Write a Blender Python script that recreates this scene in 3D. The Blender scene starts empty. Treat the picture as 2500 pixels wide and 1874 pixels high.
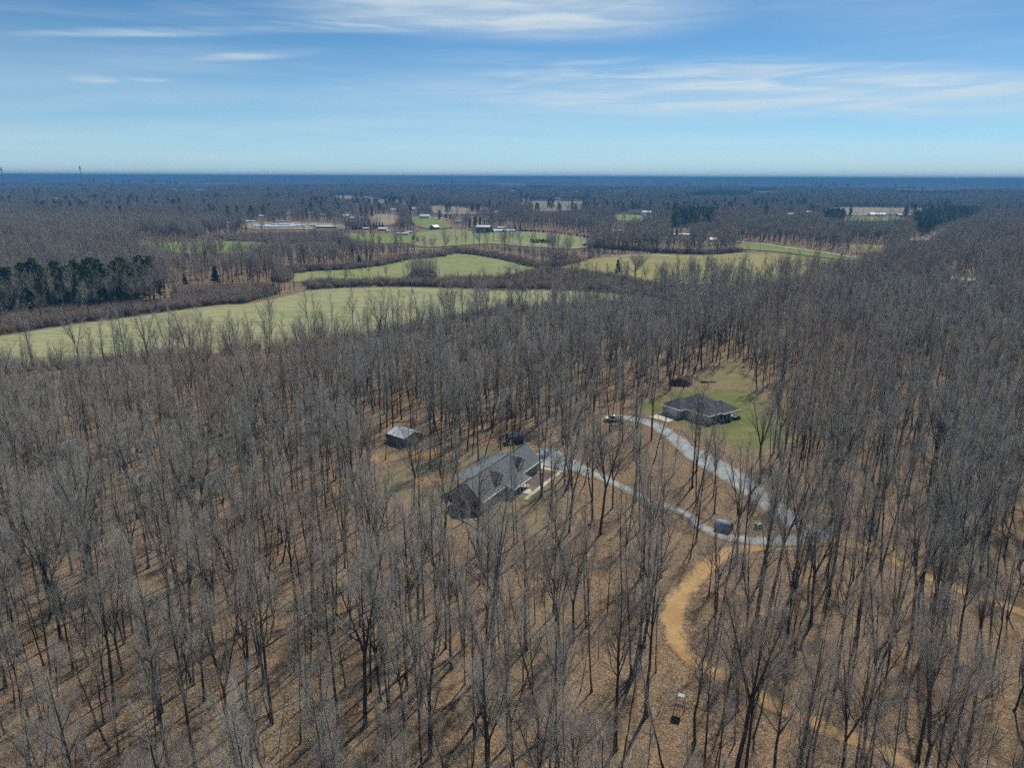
import bpy, bmesh, math, random
import numpy as np
from mathutils import Vector, Matrix
from mathutils.geometry import delaunay_2d_cdt

# ------------------------------------------------------------------ camera, sky, sun, exposure
scene = bpy.context.scene
RNG = np.random.default_rng(7)
random.seed(7)
R = math.radians
CAM_H, PITCH, ROLL, FPX = 75.0, R(16.05), R(0.24), 1752.0      # FPX: focal length in pixels of a 2500 px wide frame
cam_data = bpy.data.cameras.new('camera')
cam_data.sensor_width = 36.0
cam_data.lens = 36.0 * FPX / 2500.0
cam_data.clip_start = 1.0
cam_data.clip_end = 90000.0
cam = bpy.data.objects.new('camera', cam_data)
scene.collection.objects.link(cam)
cam.matrix_world = (Matrix.Translation((0, 0, CAM_H)) @ Matrix.Rotation(math.pi / 2 - PITCH, 4, 'X') @ Matrix.Rotation(ROLL, 4, 'Z'))
scene.camera = cam

SUN_AZ, SUN_EL = R(30.0), R(50.0)         # azimuth clockwise from +Y (the way the camera looks)
world = bpy.data.worlds.new('World')
scene.world = world
world.use_nodes = True

def build_sky():
    nt = world.node_tree; N = nt.nodes; Lk = nt.links
    N.clear()
    out = N.new('ShaderNodeOutputWorld'); bg = N.new('ShaderNodeBackground')
    sky = N.new('ShaderNodeTexSky'); sky.sky_type = 'NISHITA'; sky.sun_disc = False
    sky.sun_elevation = SUN_EL; sky.sun_rotation = SUN_AZ
    sky.air_density = 0.65; sky.dust_density = 0.0; sky.ozone_density = 4.0; sky.altitude = 300
    bg.inputs['Strength'].default_value = 0.088
    hs = N.new('ShaderNodeHueSaturation'); hs.inputs['Saturation'].default_value = 1.12; hs.inputs['Value'].default_value = 1.0
    Lk.new(sky.outputs[0], hs.inputs['Color'])
    tint = N.new('ShaderNodeMix'); tint.data_type = 'RGBA'; tint.blend_type = 'MULTIPLY'; tint.inputs['Factor'].default_value = 1.0; tint.inputs['B'].default_value = (0.69, 0.985, 0.985, 1)
    Lk.new(hs.outputs[0], tint.inputs['A'])
    # thin cirrus: streaked noise on a flat sheet of cloud high overhead (direction / height)
    tc = N.new('ShaderNodeTexCoord'); sep = N.new('ShaderNodeSeparateXYZ')
    Lk.new(tc.outputs['Generated'], sep.inputs[0])
    def math_(op, a, b=None, clamp=False):
        m = N.new('ShaderNodeMath'); m.operation = op; m.use_clamp = clamp
        for i, v in enumerate((a, b)):
            if v is None: continue
            if isinstance(v, (int, float)): m.inputs[i].default_value = v
            else: Lk.new(v, m.inputs[i])
        return m.outputs[0]
    zc = math_('ADD', math_('MAXIMUM', sep.outputs['Z'], 0.0), 0.06)
    px = math_('DIVIDE', sep.outputs['X'], zc); py = math_('DIVIDE', sep.outputs['Y'], zc)
    comb = N.new('ShaderNodeCombineXYZ'); Lk.new(px, comb.inputs[0]); Lk.new(py, comb.inputs[1])
    bear = N.new('ShaderNodeCombineXYZ'); Lk.new(math_('MULTIPLY', math_('ARCTAN2', sep.outputs['X'], sep.outputs['Y']), 5.5), bear.inputs[0]); Lk.new(math_('MULTIPLY', sep.outputs['Z'], 30.0), bear.inputs[1])
    def noise(scale, rot, sc, loc, detail, dist=0.0, src=None):
        mp = N.new('ShaderNodeMapping'); mp.inputs['Rotation'].default_value = (0, 0, R(rot))
        mp.inputs['Scale'].default_value = (sc[0], sc[1], 1); mp.inputs['Location'].default_value = (loc[0], loc[1], 0)
        Lk.new((src or comb).outputs[0], mp.inputs[0])
        n = N.new('ShaderNodeTexNoise'); n.inputs['Scale'].default_value = scale; n.inputs['Detail'].default_value = detail
        n.inputs['Roughness'].default_value = 0.58; n.inputs['Distortion'].default_value = dist
        Lk.new(mp.outputs[0], n.inputs['Vector'])
        return n.outputs[0]
    def ramp(v, lo, hi):
        r = N.new('ShaderNodeMapRange'); r.interpolation_type = 'SMOOTHSTEP'
        r.inputs['From Min'].default_value = lo; r.inputs['From Max'].default_value = hi
        Lk.new(v, r.inputs['Value']); return r.outputs[0]
    streak = ramp(noise(0.8, 12, (0.5, 1.6), (3.1, 1.7), 4, 0.4, bear), 0.42, 0.80)
    veil = ramp(noise(0.34, 8, (0.6, 1.5), (8.2, 4.4), 2), 0.30, 0.78)
    fine = ramp(noise(2.2, 14, (0.55, 1.25), (1.3, 9.0), 6, 0.6, bear), 0.36, 0.68)
    # one thicker bank of cirrus and its thin neighbours, at their bearings
    def bank(cx, cy, rx, ry, rot):
        mp = N.new('ShaderNodeMapping'); mp.vector_type = 'TEXTURE'
        mp.inputs['Location'].default_value = (cx, cy, 0); mp.inputs['Rotation'].default_value = (0, 0, R(rot)); mp.inputs['Scale'].default_value = (rx, ry, 1)
        Lk.new(comb.outputs[0], mp.inputs[0])
        ln = N.new('ShaderNodeVectorMath'); ln.operation = 'LENGTH'; Lk.new(mp.outputs[0], ln.inputs[0])
        return ramp(math_('SUBTRACT', 1.0, ln.outputs['Value']), 0.0, 0.75)
    tex = math_('ADD', math_('MULTIPLY', fine, 0.8), 0.2)
    b1 = math_('MULTIPLY', bank(*BANKS[0]), math_('ADD', math_('MULTIPLY', fine, 0.45), 0.55))
    acc = math_('MULTIPLY', b1, 0.95)
    for b, w in zip(BANKS[1:], BANK_W):
        acc = math_('ADD', acc, math_('MULTIPLY', math_('MULTIPLY', bank(*b), tex), w))
    gen = math_('ADD', math_('MULTIPLY', math_('MULTIPLY', streak, tex), 0.26), math_('MULTIPLY', veil, 0.34))
    fac = math_('MULTIPLY', math_('ADD', acc, gen), 0.9, clamp=True)
    # milky air low over the horizon, all the way round
    low = math_('MULTIPLY', math_('POWER', 2.718, math_('MULTIPLY', math_('MAXIMUM', sep.outputs['Z'], 0.0), -15.0)), 0.85)
    mlk = N.new('ShaderNodeMix'); mlk.data_type = 'RGBA'; Lk.new(low, mlk.inputs['Factor']); Lk.new(tint.outputs['Result'], mlk.inputs['A']); mlk.inputs['B'].default_value = (5.5, 7.5, 8.9, 1)
    mix = N.new('ShaderNodeMix'); mix.data_type = 'RGBA'
    Lk.new(fac, mix.inputs['Factor']); Lk.new(mlk.outputs['Result'], mix.inputs['A'])
    mix.inputs['B'].default_value = (6.9, 7.9, 8.4, 1)
    Lk.new(mix.outputs['Result'], bg.inputs['Color']); Lk.new(bg.outputs[0], out.inputs[0])

def skyplane(u, v):
    """where the ray through a pixel meets the cloud sheet used by the sky noise"""
    a, b = (u - 1250) / FPX, -(v - 937) / FPX
    c, s = math.cos(ROLL), math.sin(ROLL); a, b = a * c - b * s, a * s + b * c
    d = Vector((a, math.cos(PITCH) + b * math.sin(PITCH), -math.sin(PITCH) + b * math.cos(PITCH))).normalized()
    z = max(d.z, 0) + 0.06
    return d.x / z, d.y / z
_c = skyplane(1230, 15); _d = skyplane(390, 78); _e = skyplane(640, 135); _f = skyplane(1950, 190); _g = skyplane(230, 195); _h = skyplane(1750, 235)
_i = skyplane(900, 60); _j = skyplane(365, 195)
BANKS = [(_c[0], _c[1], 1.35, 0.85, 14), (_d[0], _d[1], 0.95, 0.14, 2), (_e[0], _e[1], 0.6, 0.16, -10), (_f[0], _f[1], 3.2, 0.7, 4), (_g[0], _g[1], 0.22, 0.22, 12), (_h[0], _h[1], 3.4, 1.6, 3), (_i[0], _i[1], 0.8, 0.22, 0), (_j[0], _j[1], 0.2, 0.12, 12)]
BANK_W = [0.62, 0.5, 0.5, 0.55, 0.5, 0.5, 0.5]
build_sky()

sun_data = bpy.data.lights.new('sun', 'SUN')
sun_data.energy = 4.4
sun_data.angle = R(2.2)
sun_data.color = (1.0, 0.95, 0.87)
sun = bpy.data.objects.new('sun', sun_data)
scene.collection.objects.link(sun)
SUN_DIR = Vector((math.sin(SUN_AZ) * math.cos(SUN_EL), math.cos(SUN_AZ) * math.cos(SUN_EL), math.sin(SUN_EL)))
sun.rotation_euler = SUN_DIR.to_track_quat('Z', 'Y').to_euler()
sun.location = SUN_DIR * 300

vs = scene.view_settings
vs.view_transform = 'Standard'; vs.look = 'None'; vs.exposure = 0.12; vs.gamma = 1.0; vs.use_curve_mapping = False
cy = scene.cycles
cy.max_bounces = 3; cy.diffuse_bounces = 1; cy.glossy_bounces = 2; cy.transmission_bounces = 2; cy.transparent_max_bounces = 4; cy.volume_bounces = 0
cy.use_denoising = False; cy.denoiser = 'OPENIMAGEDENOISE'; cy.denoising_input_passes = 'RGB_ALBEDO_NORMAL'; cy.denoising_prefilter = 'ACCURATE'
cy.use_adaptive_sampling = True; cy.adaptive_threshold = 0.03; cy.adaptive_min_samples = 20
world.cycles.sampling_method = 'MANUAL'; world.cycles.sample_map_resolution = 512
cy.caustics_reflective = False; cy.caustics_refractive = False
cy.sample_clamp_indirect = 3.0; cy.sample_clamp_direct = 6.0
scene.render.film_transparent = False

# ------------------------------------------------------------------ helpers
COL = scene.collection
def tag(o, label=None, cat=None, group=None, kind=None):
    if label: o['label'] = label
    if cat: o['category'] = cat
    if group: o['group'] = group
    if kind: o['kind'] = kind
    return o
def empty(name, loc=(0, 0, 0), rz=0.0, label=None, cat=None, group=None):
    o = bpy.data.objects.new(name, None); COL.objects.link(o)
    o.location = loc; o.rotation_euler = (0, 0, rz); o.empty_display_size = 0.5
    return tag(o, label, cat, group)
def mesh_np(name, v, f, mat, smooth=False):
    """v (n,3), f list of (m,k) index arrays of equal k"""
    me = bpy.data.meshes.new(name)
    fs = [np.asarray(a, dtype=np.int32) for a in (f if isinstance(f, list) else [f]) if len(a)]
    v = np.asarray(v, dtype=np.float32)
    loops = np.concatenate([a.ravel() for a in fs]); sizes = np.concatenate([np.full(len(a), a.shape[1], np.int32) for a in fs])
    starts = np.concatenate([[0], np.cumsum(sizes)[:-1]]).astype(np.int32)
    me.vertices.add(len(v)); me.vertices.foreach_set('co', v.ravel())
    me.loops.add(len(loops)); me.loops.foreach_set('vertex_index', loops)
    me.polygons.add(len(sizes)); me.polygons.foreach_set('loop_start', starts); me.polygons.foreach_set('loop_total', sizes)
    if smooth: me.polygons.foreach_set('use_smooth', np.ones(len(sizes), bool))
    me.update(calc_edges=True)
    if mat is not None: me.materials.append(mat)
    return me
def link(name, me, parent=None):
    o = bpy.data.objects.new(name, me); COL.objects.link(o)
    if parent is not None: o.parent = parent
    return o
class MB:
    """collects boxes, prisms and polygons, builds ONE mesh object"""
    def __init__(s): s.v = []; s.f = []
    def add(s, vs_, fs_):
        b = len(s.v); s.v += [tuple(p) for p in vs_]; s.f += [tuple(b + i for i in q) for q in fs_]; return s
    def box(s, x0, x1, y0, y1, z0, z1):
        return s.add([(x0, y0, z0), (x1, y0, z0), (x1, y1, z0), (x0, y1, z0), (x0, y0, z1), (x1, y0, z1), (x1, y1, z1), (x0, y1, z1)],
                     [(0, 3, 2, 1), (4, 5, 6, 7), (0, 1, 5, 4), (1, 2, 6, 5), (2, 3, 7, 6), (3, 0, 4, 7)])
    def slab(s, q, t):
        """quad or triangle q (points, upper face, counter-clockwise from above) with thickness t downwards along z"""
        n = len(q); top = list(q); bot = [(p[0], p[1], p[2] - t) for p in q]
        return s.add(top + bot, [tuple(range(n)), tuple(range(2 * n - 1, n - 1, -1))] + [(i, i + n, (i + 1) % n + n, (i + 1) % n) for i in range(n)])
    def prism(s, prof, axis, a, b):
        """closed profile (list of 2D) swept along axis 'x' or 'y' from a to b"""
        n = len(prof)
        if axis == 'x': A = [(a, p[0], p[1]) for p in prof]; B = [(b, p[0], p[1]) for p in prof]
        elif axis == 'y': A = [(p[0], a, p[1]) for p in prof]; B = [(p[0], b, p[1]) for p in prof]
        else: A = [(p[0], p[1], a) for p in prof]; B = [(p[0], p[1], b) for p in prof]
        return s.add(A + B, [tuple(range(n)), tuple(range(2 * n - 1, n - 1, -1))] + [(i, (i + 1) % n, (i + 1) % n + n, i + n) for i in range(n)])
    def bar(s, p, q, r, n=6):
        p = Vector(p); q = Vector(q); d = (q - p).normalized(); u = d.orthogonal().normalized(); w = d.cross(u)
        ring = lambda c: [tuple(c + (u * math.cos(2 * math.pi * k / n) + w * math.sin(2 * math.pi * k / n)) * r) for k in range(n)]
        return s.add(ring(p) + ring(q), [(k, (k + 1) % n, (k + 1) % n + n, k + n) for k in range(n)] + [tuple(range(n - 1, -1, -1)), tuple(range(n, 2 * n))])
    def build(s, name, mat, parent=None, smooth=False, bevel=0.0):
        me = bpy.data.meshes.new(name); me.from_pydata(s.v, [], s.f); me.materials.append(mat)
        bm = bmesh.new(); bm.from_mesh(me); bmesh.ops.recalc_face_normals(bm, faces=bm.faces); bm.to_mesh(me); bm.free()
        if smooth: me.polygons.foreach_set('use_smooth', np.ones(len(me.polygons), bool))
        o = link(name, me, parent)
        if bevel:
            m = o.modifiers.new('bevel', 'BEVEL'); m.width = bevel; m.segments = 2; m.limit_method = 'ANGLE'
        return o
def copy_tree(root, loc, rz, scale=1.0):
    c = root.copy(); COL.objects.link(c); c.location = loc; c.rotation_euler = (0, 0, rz); c.scale = (scale,) * 3
    for ch in root.children:
        k = ch.copy(); COL.objects.link(k); k.parent = c
        for g in ch.children:
            m = g.copy(); COL.objects.link(m); m.parent = k
    return c

# the lie of the land: flat round the houses, gently rolling farther off
def hgt(x, y):
    x = np.asarray(x, float); y = np.asarray(y, float); d = np.hypot(x, y)
    n = (np.sin(x / 210. + 0.6) * np.cos(y / 260. + 1.1) + 0.7 * np.sin((x * 0.8 + y * 0.6) / 170. + 2.0) + 0.5 * np.cos((x - y) / 330.)) / 2.2
    m = (np.sin(x / 900. + 1.0) * np.cos(y / 700. + 0.4) + 0.8 * np.sin((x * 0.5 - y * 0.86) / 1100. + 0.5)) / 1.8
    q = (np.sin(x / 3100. + 2.2) + np.cos(y / 2300. + x / 5200.) + np.sin((x + y) / 4100.)) / 3.
    sm = lambda a, b: np.clip((d - a) / (b - a), 0, 1) ** 2 * (3 - 2 * np.clip((d - a) / (b - a), 0, 1))
    far = sm(2500, 14000)
    return n * 3.0 * sm(480, 1100) * (1 - sm(3000, 9000)) + m * 9.0 * sm(900, 2600) + q * 22. * sm(3000, 9000) + 22. * far * sm(8000, 20000) - 2.0 * sm(900, 2500)
def ray(u, v):
    a, b = (u - 1250) / FPX, -(v - 937) / FPX
    c, s = math.cos(ROLL), math.sin(ROLL); a, b = a * c - b * s, a * s + b * c
    return np.array([a, math.cos(PITCH) + b * math.sin(PITCH), -math.sin(PITCH) + b * math.cos(PITCH)])
def gp(u, v, z=None):
    """the spot on the ground (or at height z) that a pixel of the photograph looks at"""
    d = ray(u, v)
    if z is not None:
        t = (z - CAM_H) / d[2]; return np.array([d[0] * t, d[1] * t, z])
    t = -CAM_H / min(d[2], -0.004)
    for _ in range(12):
        hh = float(hgt(d[0] * t, d[1] * t)); t = t * 0.4 + 0.6 * (hh - CAM_H) / min(d[2], -0.004)
    return np.array([d[0] * t, d[1] * t, float(hgt(d[0] * t, d[1] * t))])
def pix(p):
    x, y, z = p[0], p[1], p[2] - CAM_H
    f = y * math.cos(PITCH) - z * math.sin(PITCH); b = (y * math.sin(PITCH) + z * math.cos(PITCH)) / f; a = x / f
    c, s = math.cos(ROLL), math.sin(ROLL)
    return 1250 + (a * c + b * s) * FPX, 937 - (-a * s + b * c) * FPX
def inside(px, py, poly):
    px = np.asarray(px, float); py = np.asarray(py, float); r = np.zeros(px.shape, bool); n = len(poly)
    for i in range(n):
        x0, y0 = poly[i][:2]; x1, y1 = poly[(i + 1) % n][:2]
        if y0 == y1: continue
        c = ((y0 > py) != (y1 > py)) & (px < (x1 - x0) * (py - y0) / (y1 - y0) + x0); r ^= c
    return r
def segdist(px, py, pts, closed=True):
    px = np.asarray(px, float); py = np.asarray(py, float); best = np.full(px.shape, 1e18)
    n = len(pts)
    for i in range(n if closed else n - 1):
        x0, y0 = pts[i][:2]; x1, y1 = pts[(i + 1) % n][:2]; dx, dy = x1 - x0, y1 - y0
        t = np.clip(((px - x0) * dx + (py - y0) * dy) / (dx * dx + dy * dy + 1e-9), 0, 1)
        best = np.minimum(best, (px - x0 - t * dx) ** 2 + (py - y0 - t * dy) ** 2)
    return np.sqrt(best)
def smooth_line(pts, n=8, closed=False):
    pts = np.asarray(pts, float); out = []; m = len(pts)
    for i in range(m if closed else m - 1):
        g = lambda k: pts[k % m] if closed else pts[min(max(k, 0), m - 1)]
        p0, p1, p2, p3 = g(i - 1), g(i), g(i + 1), g(i + 2)
        for k in range(n):
            t = k / n
            out.append(0.5 * (2 * p1 + (p2 - p0) * t + (2 * p0 - 5 * p1 + 4 * p2 - p3) * t * t + (3 * p1 - p0 - 3 * p2 + p3) * t ** 3))
    if not closed: out.append(pts[-1])
    return np.array(out)

# ------------------------------------------------------------------ materials
def nmat(name, rough=0.9, spec=0.2):
    m = bpy.data.materials.new(name); m.use_nodes = True
    nt = m.node_tree; b = nt.nodes['Principled BSDF']
    b.inputs['Roughness'].default_value = rough; b.inputs['Specular IOR Level'].default_value = spec
    return m, nt, b
class NT:
    def __init__(s, nt): s.nt = nt; s.pos = None
    def new(s, t): return s.nt.nodes.new(t)
    def link(s, a, b): s.nt.links.new(a, b)
    def setv(s, sock, v):
        if isinstance(v, (int, float)): sock.default_value = v
        elif isinstance(v, tuple): sock.default_value = v if len(v) == len(sock.default_value) else v + (1,)
        else: s.link(v, sock)
    def position(s):
        if s.pos is None: s.pos = s.new('ShaderNodeNewGeometry').outputs['Position']
        return s.pos
    def noise(s, scale, detail=4, rough=0.55, vec=None, dist=0.0):
        n = s.new('ShaderNodeTexNoise'); s.link(vec if vec is not None else s.position(), n.inputs['Vector'])
        n.inputs['Scale'].default_value = scale; n.inputs['Detail'].default_value = detail; n.inputs['Roughness'].default_value = rough; n.inputs['Distortion'].default_value = dist
        return n.outputs[0]
    def mapping(s, sc=(1, 1, 1), rot=(0, 0, 0), vec=None):
        n = s.new('ShaderNodeMapping'); s.link(vec if vec is not None else s.position(), n.inputs[0]); n.inputs['Scale'].default_value = sc; n.inputs['Rotation'].default_value = rot
        return n.outputs[0]
    def vor(s, scale, out='Color', vec=None, rnd=1.0):
        n = s.new('ShaderNodeTexVoronoi'); s.link(vec if vec is not None else s.position(), n.inputs['Vector']); n.inputs['Scale'].default_value = scale; n.inputs['Randomness'].default_value = rnd
        return n.outputs[out]
    def ramp(s, v, lo, hi, a=0.0, b=1.0):
        n = s.new('ShaderNodeMapRange'); n.interpolation_type = 'SMOOTHSTEP'; s.link(v, n.inputs['Value'])
        for k, x in (('From Min', lo), ('From Max', hi), ('To Min', a), ('To Max', b)): n.inputs[k].default_value = x
        return n.outputs[0]
    def mix(s, fac, a, b, mode='MIX'):
        n = s.new('ShaderNodeMix'); n.data_type = 'RGBA'; n.blend_type = mode
        s.setv(n.inputs['Factor'], fac); s.setv(n.inputs['A'], a); s.setv(n.inputs['B'], b); return n.outputs['Result']
    def math(s, op, a, b=0.0, clamp=False):
        n = s.new('ShaderNodeMath'); n.operation = op; n.use_clamp = clamp; s.setv(n.inputs[0], a); s.setv(n.inputs[1], b); return n.outputs[0]
    def attr(s, name):
        n = s.new('ShaderNodeAttribute'); n.attribute_name = name; return n.outputs['Fac']
    def rand(s): return s.new('ShaderNodeObjectInfo').outputs['Random']
    def bump(s, h, strength, dist, bsdf):
        n = s.new('ShaderNodeBump'); n.inputs['Strength'].default_value = strength; n.inputs['Distance'].default_value = dist
        s.link(h, n.inputs['Height']); s.link(n.outputs[0], bsdf.inputs['Normal'])
    def grey(s, c):
        n = s.new('ShaderNodeSeparateColor'); s.link(c, n.inputs[0]); return n.outputs[0]
def litter_color(T):
    big = T.ramp(T.noise(0.018, 3), 0.40, 0.60); mid = T.ramp(T.noise(0.13, 4, 0.65), 0.38, 0.62); fin = T.noise(1.3, 4, 0.75)
    c = T.mix(big, (0.138, 0.098, 0.062), (0.184, 0.136, 0.088))
    c = T.mix(T.math('MULTIPLY', mid, 0.65), c, (0.222, 0.138, 0.072))
    c = T.mix(T.ramp(T.noise(0.085, 4, .65), 0.50, 0.66, 0, 0.6), c, (0.088, 0.064, 0.043))  # darker patches: humus, together with woodland shade put into the colour
    c = T.mix(T.ramp(fin, 0.44, 0.66, 0, 0.8), c, (0.060, 0.040, 0.027))
    leaf = T.grey(T.vor(4.4)); leaf2 = T.grey(T.vor(8.0))
    c = T.mix(T.ramp(leaf, 0.60, 0.95, 0, 0.75), c, (0.36, 0.245, 0.14))
    c = T.mix(T.ramp(leaf2, 0.72, 0.98, 0, 0.6), c, (0.46, 0.35, 0.24))
    c = T.mix(T.ramp(T.noise(0.05, 3), 0.56, 0.72, 0, 0.5), c, (0.178, 0.108, 0.066))
    c = T.mix(T.ramp(T.noise(0.035, 4, .6), 0.60, 0.74, 0, 0.55), c, (0.120, 0.112, 0.058))
    return c, fin
def m_ground():
    m, nt, b = nmat('leaf_litter', 0.95, 0.1); T = NT(nt)
    c, fin = litter_color(T); T.link(c, b.inputs['Base Color'])
    T.bump(T.noise(2.2, 5, 0.7), 0.8, 0.25, b); return m
def m_sheet(name, colfn, soft=None, bump=(1.5, 0.4, 0.15), rough=0.95, spec=0.1):
    """soft = (lo, hi, noise amplitude in m, noise scale): ragged edge where leaf litter takes over"""
    m, nt, b = nmat(name, rough, spec); T = NT(nt); c = colfn(T)
    if soft:
        lo, hi, amp, ns = soft
        e = T.math('ADD', T.attr('edge'), T.math('MULTIPLY', T.math('SUBTRACT', T.noise(ns, 5, 0.65), 0.5), amp * 2))
        lc, _ = litter_color(T); c = T.mix(T.ramp(e, lo, hi), lc, c)
    T.link(c, b.inputs['Base Color'])
    if bump: T.bump(T.noise(bump[0], 4, 0.65), bump[1], bump[2], b)
    return m
def col_meadow(a, g, dry, sc=0.02, rot=0.25):
    def fn(T):
        v = T.mapping((1, 3.2, 1), (0, 0, rot))
        n1 = T.ramp(T.noise(sc, 5, 0.6, v), 0.40, 0.60); n2 = T.ramp(T.noise(sc * 4, 5, 0.7, v), 0.42, 0.62); n3 = T.noise(1.1, 4, 0.7)
        c = T.mix(n1, a, g); c = T.mix(T.math('MULTIPLY', n2, 0.8), c, dry)
        # mowing swaths
        w = T.new('ShaderNodeTexWave'); w.wave_type = 'BANDS'; w.bands_direction = 'Y'; w.inputs['Scale'].default_value = 0.055; w.inputs['Distortion'].default_value = 5.0; w.inputs['Detail'].default_value = 2; w.inputs['Detail Scale'].default_value = 0.15
        T.link(T.mapping((1, 1, 1), (0, 0, rot)), w.inputs['Vector'])
        c = T.mix(T.ramp(w.outputs['Fac'], 0.35, 0.8, 0, 0.35), c, dry)
        return T.mix(T.ramp(n3, 0.42, 0.75, 0, 0.4), c, tuple(x * 0.55 for x in a))
    return fn
def col_lawn(a, b_, dry):
    def fn(T):
        n1 = T.ramp(T.noise(0.09, 5, 0.6), 0.38, 0.62); n2 = T.noise(0.22, 5, 0.7); n4 = T.noise(3.0, 3)
        c = T.mix(n1, a, b_); c = T.mix(T.ramp(n2, 0.5, 0.72, 0, 0.75), c, dry); return T.mix(T.ramp(n4, 0.4, 0.8, 0, 0.4), c, tuple(x * 0.5 for x in a))
    return fn
def col_flat(a, b_, sc=0.4, sc2=3.0):
    def fn(T):
        c = T.mix(T.ramp(T.noise(sc, 5, 0.6), 0.35, 0.68), a, b_)
        return T.mix(T.ramp(T.noise(sc2, 4, 0.7), 0.45, 0.8, 0, 0.5), c, tuple(x * 0.62 for x in a))
    return fn
def m_bark(name, a, b_, rough=0.9, vary=0.5):
    TINT = (b_[0] * .95, b_[1] * 1.0, b_[2] * 1.02)
    m, nt, b = nmat(name, rough, 0.15); T = NT(nt)
    tc = T.new('ShaderNodeTexCoord').outputs['Object']
    n = T.ramp(T.noise(5.0, 4, 0.65, T.mapping((1, 1, 0.25), vec=tc)), 0.3, 0.7)
    c = T.mix(n, a, b_)
    hsv = T.new('ShaderNodeHueSaturation'); r = T.rand()
    T.link(T.math('ADD', T.math('MULTIPLY', r, vary), 1.0 - vary * 0.5), hsv.inputs['Value']); T.link(c, hsv.inputs['Color'])
    w = T.mix(T.ramp(T.math('FRACT', T.math('MULTIPLY', r, 7.31)), 0.45, 1.0, 0, 0.5), hsv.outputs[0], TINT)
    w = T.mix(T.ramp(T.noise(0.012, 3, .6), .48, .70, 0, .55), w, (b_[0] * 1.05, b_[1] * .80, b_[2] * .68))
    T.link(w, b.inputs['Base Color']); return m
def m_leafy(name, a, b_, vary=0.5):
    m, nt, b = nmat(name, 0.75, 0.2); T = NT(nt)
    tc = T.new('ShaderNodeTexCoord').outputs['Object']
    c = T.mix(T.ramp(T.noise(0.9, 3, 0.6, tc), 0.32, 0.68), a, b_)
    hsv = T.new('ShaderNodeHueSaturation'); T.link(T.math('ADD', T.math('MULTIPLY', T.rand(), vary), 1.0 - vary * 0.5), hsv.inputs['Value']); T.link(c, hsv.inputs['Color'])
    T.link(hsv.outputs[0], b.inputs['Base Color']); return m
def m_plain(name, c, rough=0.7, var=0.12, sc=1.2, spec=0.3, metal=0.0):
    m, nt, b = nmat(name, rough, spec); T = NT(nt); tc = T.new('ShaderNodeTexCoord').outputs['Object']
    n = T.ramp(T.noise(sc, 5, 0.6, tc), 0.3, 0.7)
    T.link(T.mix(n, tuple(x * (1 - var) for x in c), tuple(min(1, x * (1 + var)) for x in c)), b.inputs['Base Color']); b.inputs['Metallic'].default_value = metal
    return m
def m_shingle(name, a, b_, row=0.28):
    m, nt, b = nmat(name, 0.92, 0.15); T = NT(nt); tc = T.new('ShaderNodeTexCoord').outputs['Object']
    n = T.noise(0.6, 5, 0.6, tc); k = T.grey(T.vor(3.0, vec=T.mapping((1, 1.8, 1.8), vec=tc)))
    c = T.mix(T.ramp(n, 0.3, 0.7), a, b_); c = T.mix(T.ramp(k, 0.2, 0.9, 0, 0.5), c, tuple(x * 0.68 for x in a))
    s = T.new('ShaderNodeSeparateXYZ'); T.link(tc, s.inputs[0])
    st = T.math('FRACT', T.math('DIVIDE', s.outputs['Z'], row)); c = T.mix(T.ramp(st, 0.0, 0.18, 0.35, 0.0), c, tuple(x * 0.5 for x in a))
    T.link(c, b.inputs['Base Color']); T.bump(T.noise(6, 3, 0.6, tc), 0.3, 0.03, b); return m
def m_siding(name, a, row=0.2, vert=False):
    m, nt, b = nmat(name, 0.7, 0.25); T = NT(nt); tc = T.new('ShaderNodeTexCoord').outputs['Object']
    s = T.new('ShaderNodeSeparateXYZ'); T.link(tc, s.inputs[0])
    v = s.outputs['Z'] if not vert else T.math('ADD', s.outputs['X'], s.outputs['Y'])
    st = T.math('FRACT', T.math('DIVIDE', v, row)); c = T.mix(T.ramp(T.noise(0.8, 4, 0.6, tc), 0.3, 0.7), tuple(x * 0.86 for x in a), a)
    c = T.mix(T.ramp(st, 0.0, 0.16, 0.5, 0.0), c, tuple(x * 0.5 for x in a)); T.link(c, b.inputs['Base Color']); return m
def m_glass(name, c=(0.02, 0.025, 0.03)):
    m, nt, b = nmat(name, 0.08, 0.6); b.inputs['Base Color'].default_value = c + (1,); return m

M = {}
M['ground'] = m_ground()
M['bark'] = m_bark('tree_bark', (0.056, 0.049, 0.039), (0.108, 0.096, 0.077))
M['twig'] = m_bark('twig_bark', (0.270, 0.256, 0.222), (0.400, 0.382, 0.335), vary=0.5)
M['twig_mid'] = m_bark('crown_twig_gap_shade', (0.185, 0.172, 0.146), (0.265, 0.247, 0.212), vary=0.5)  # darker copy of the twig colour, shade between twigs mixed in
M['twig_far'] = m_bark('massed_twig_gap_shade', (0.150, 0.138, 0.116), (0.215, 0.198, 0.168), vary=0.5)  # bark averaged with the shaded gaps, as the thick far spikes catch full light
M['brushtwig'] = m_bark('brush_twigs', (0.165, 0.132, 0.104), (0.245, 0.200, 0.162), vary=0.5)
M['pine'] = m_leafy('pine_needles', (0.055, 0.094, 0.018), (0.145, 0.188, 0.042))
M['cedar'] = m_leafy('cedar_needles', (0.024, 0.046, 0.022), (0.052, 0.084, 0.038))
M['blossom'] = m_leafy('white_blossom', (0.42, 0.41, 0.38), (0.60, 0.59, 0.55), 0.3)
M['meadow1'] = m_sheet('meadow_grass', col_meadow((0.285, 0.300, 0.120), (0.165, 0.235, 0.062), (0.400, 0.350, 0.225)), (0.5, 5.0, 4.5, 0.08))
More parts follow.
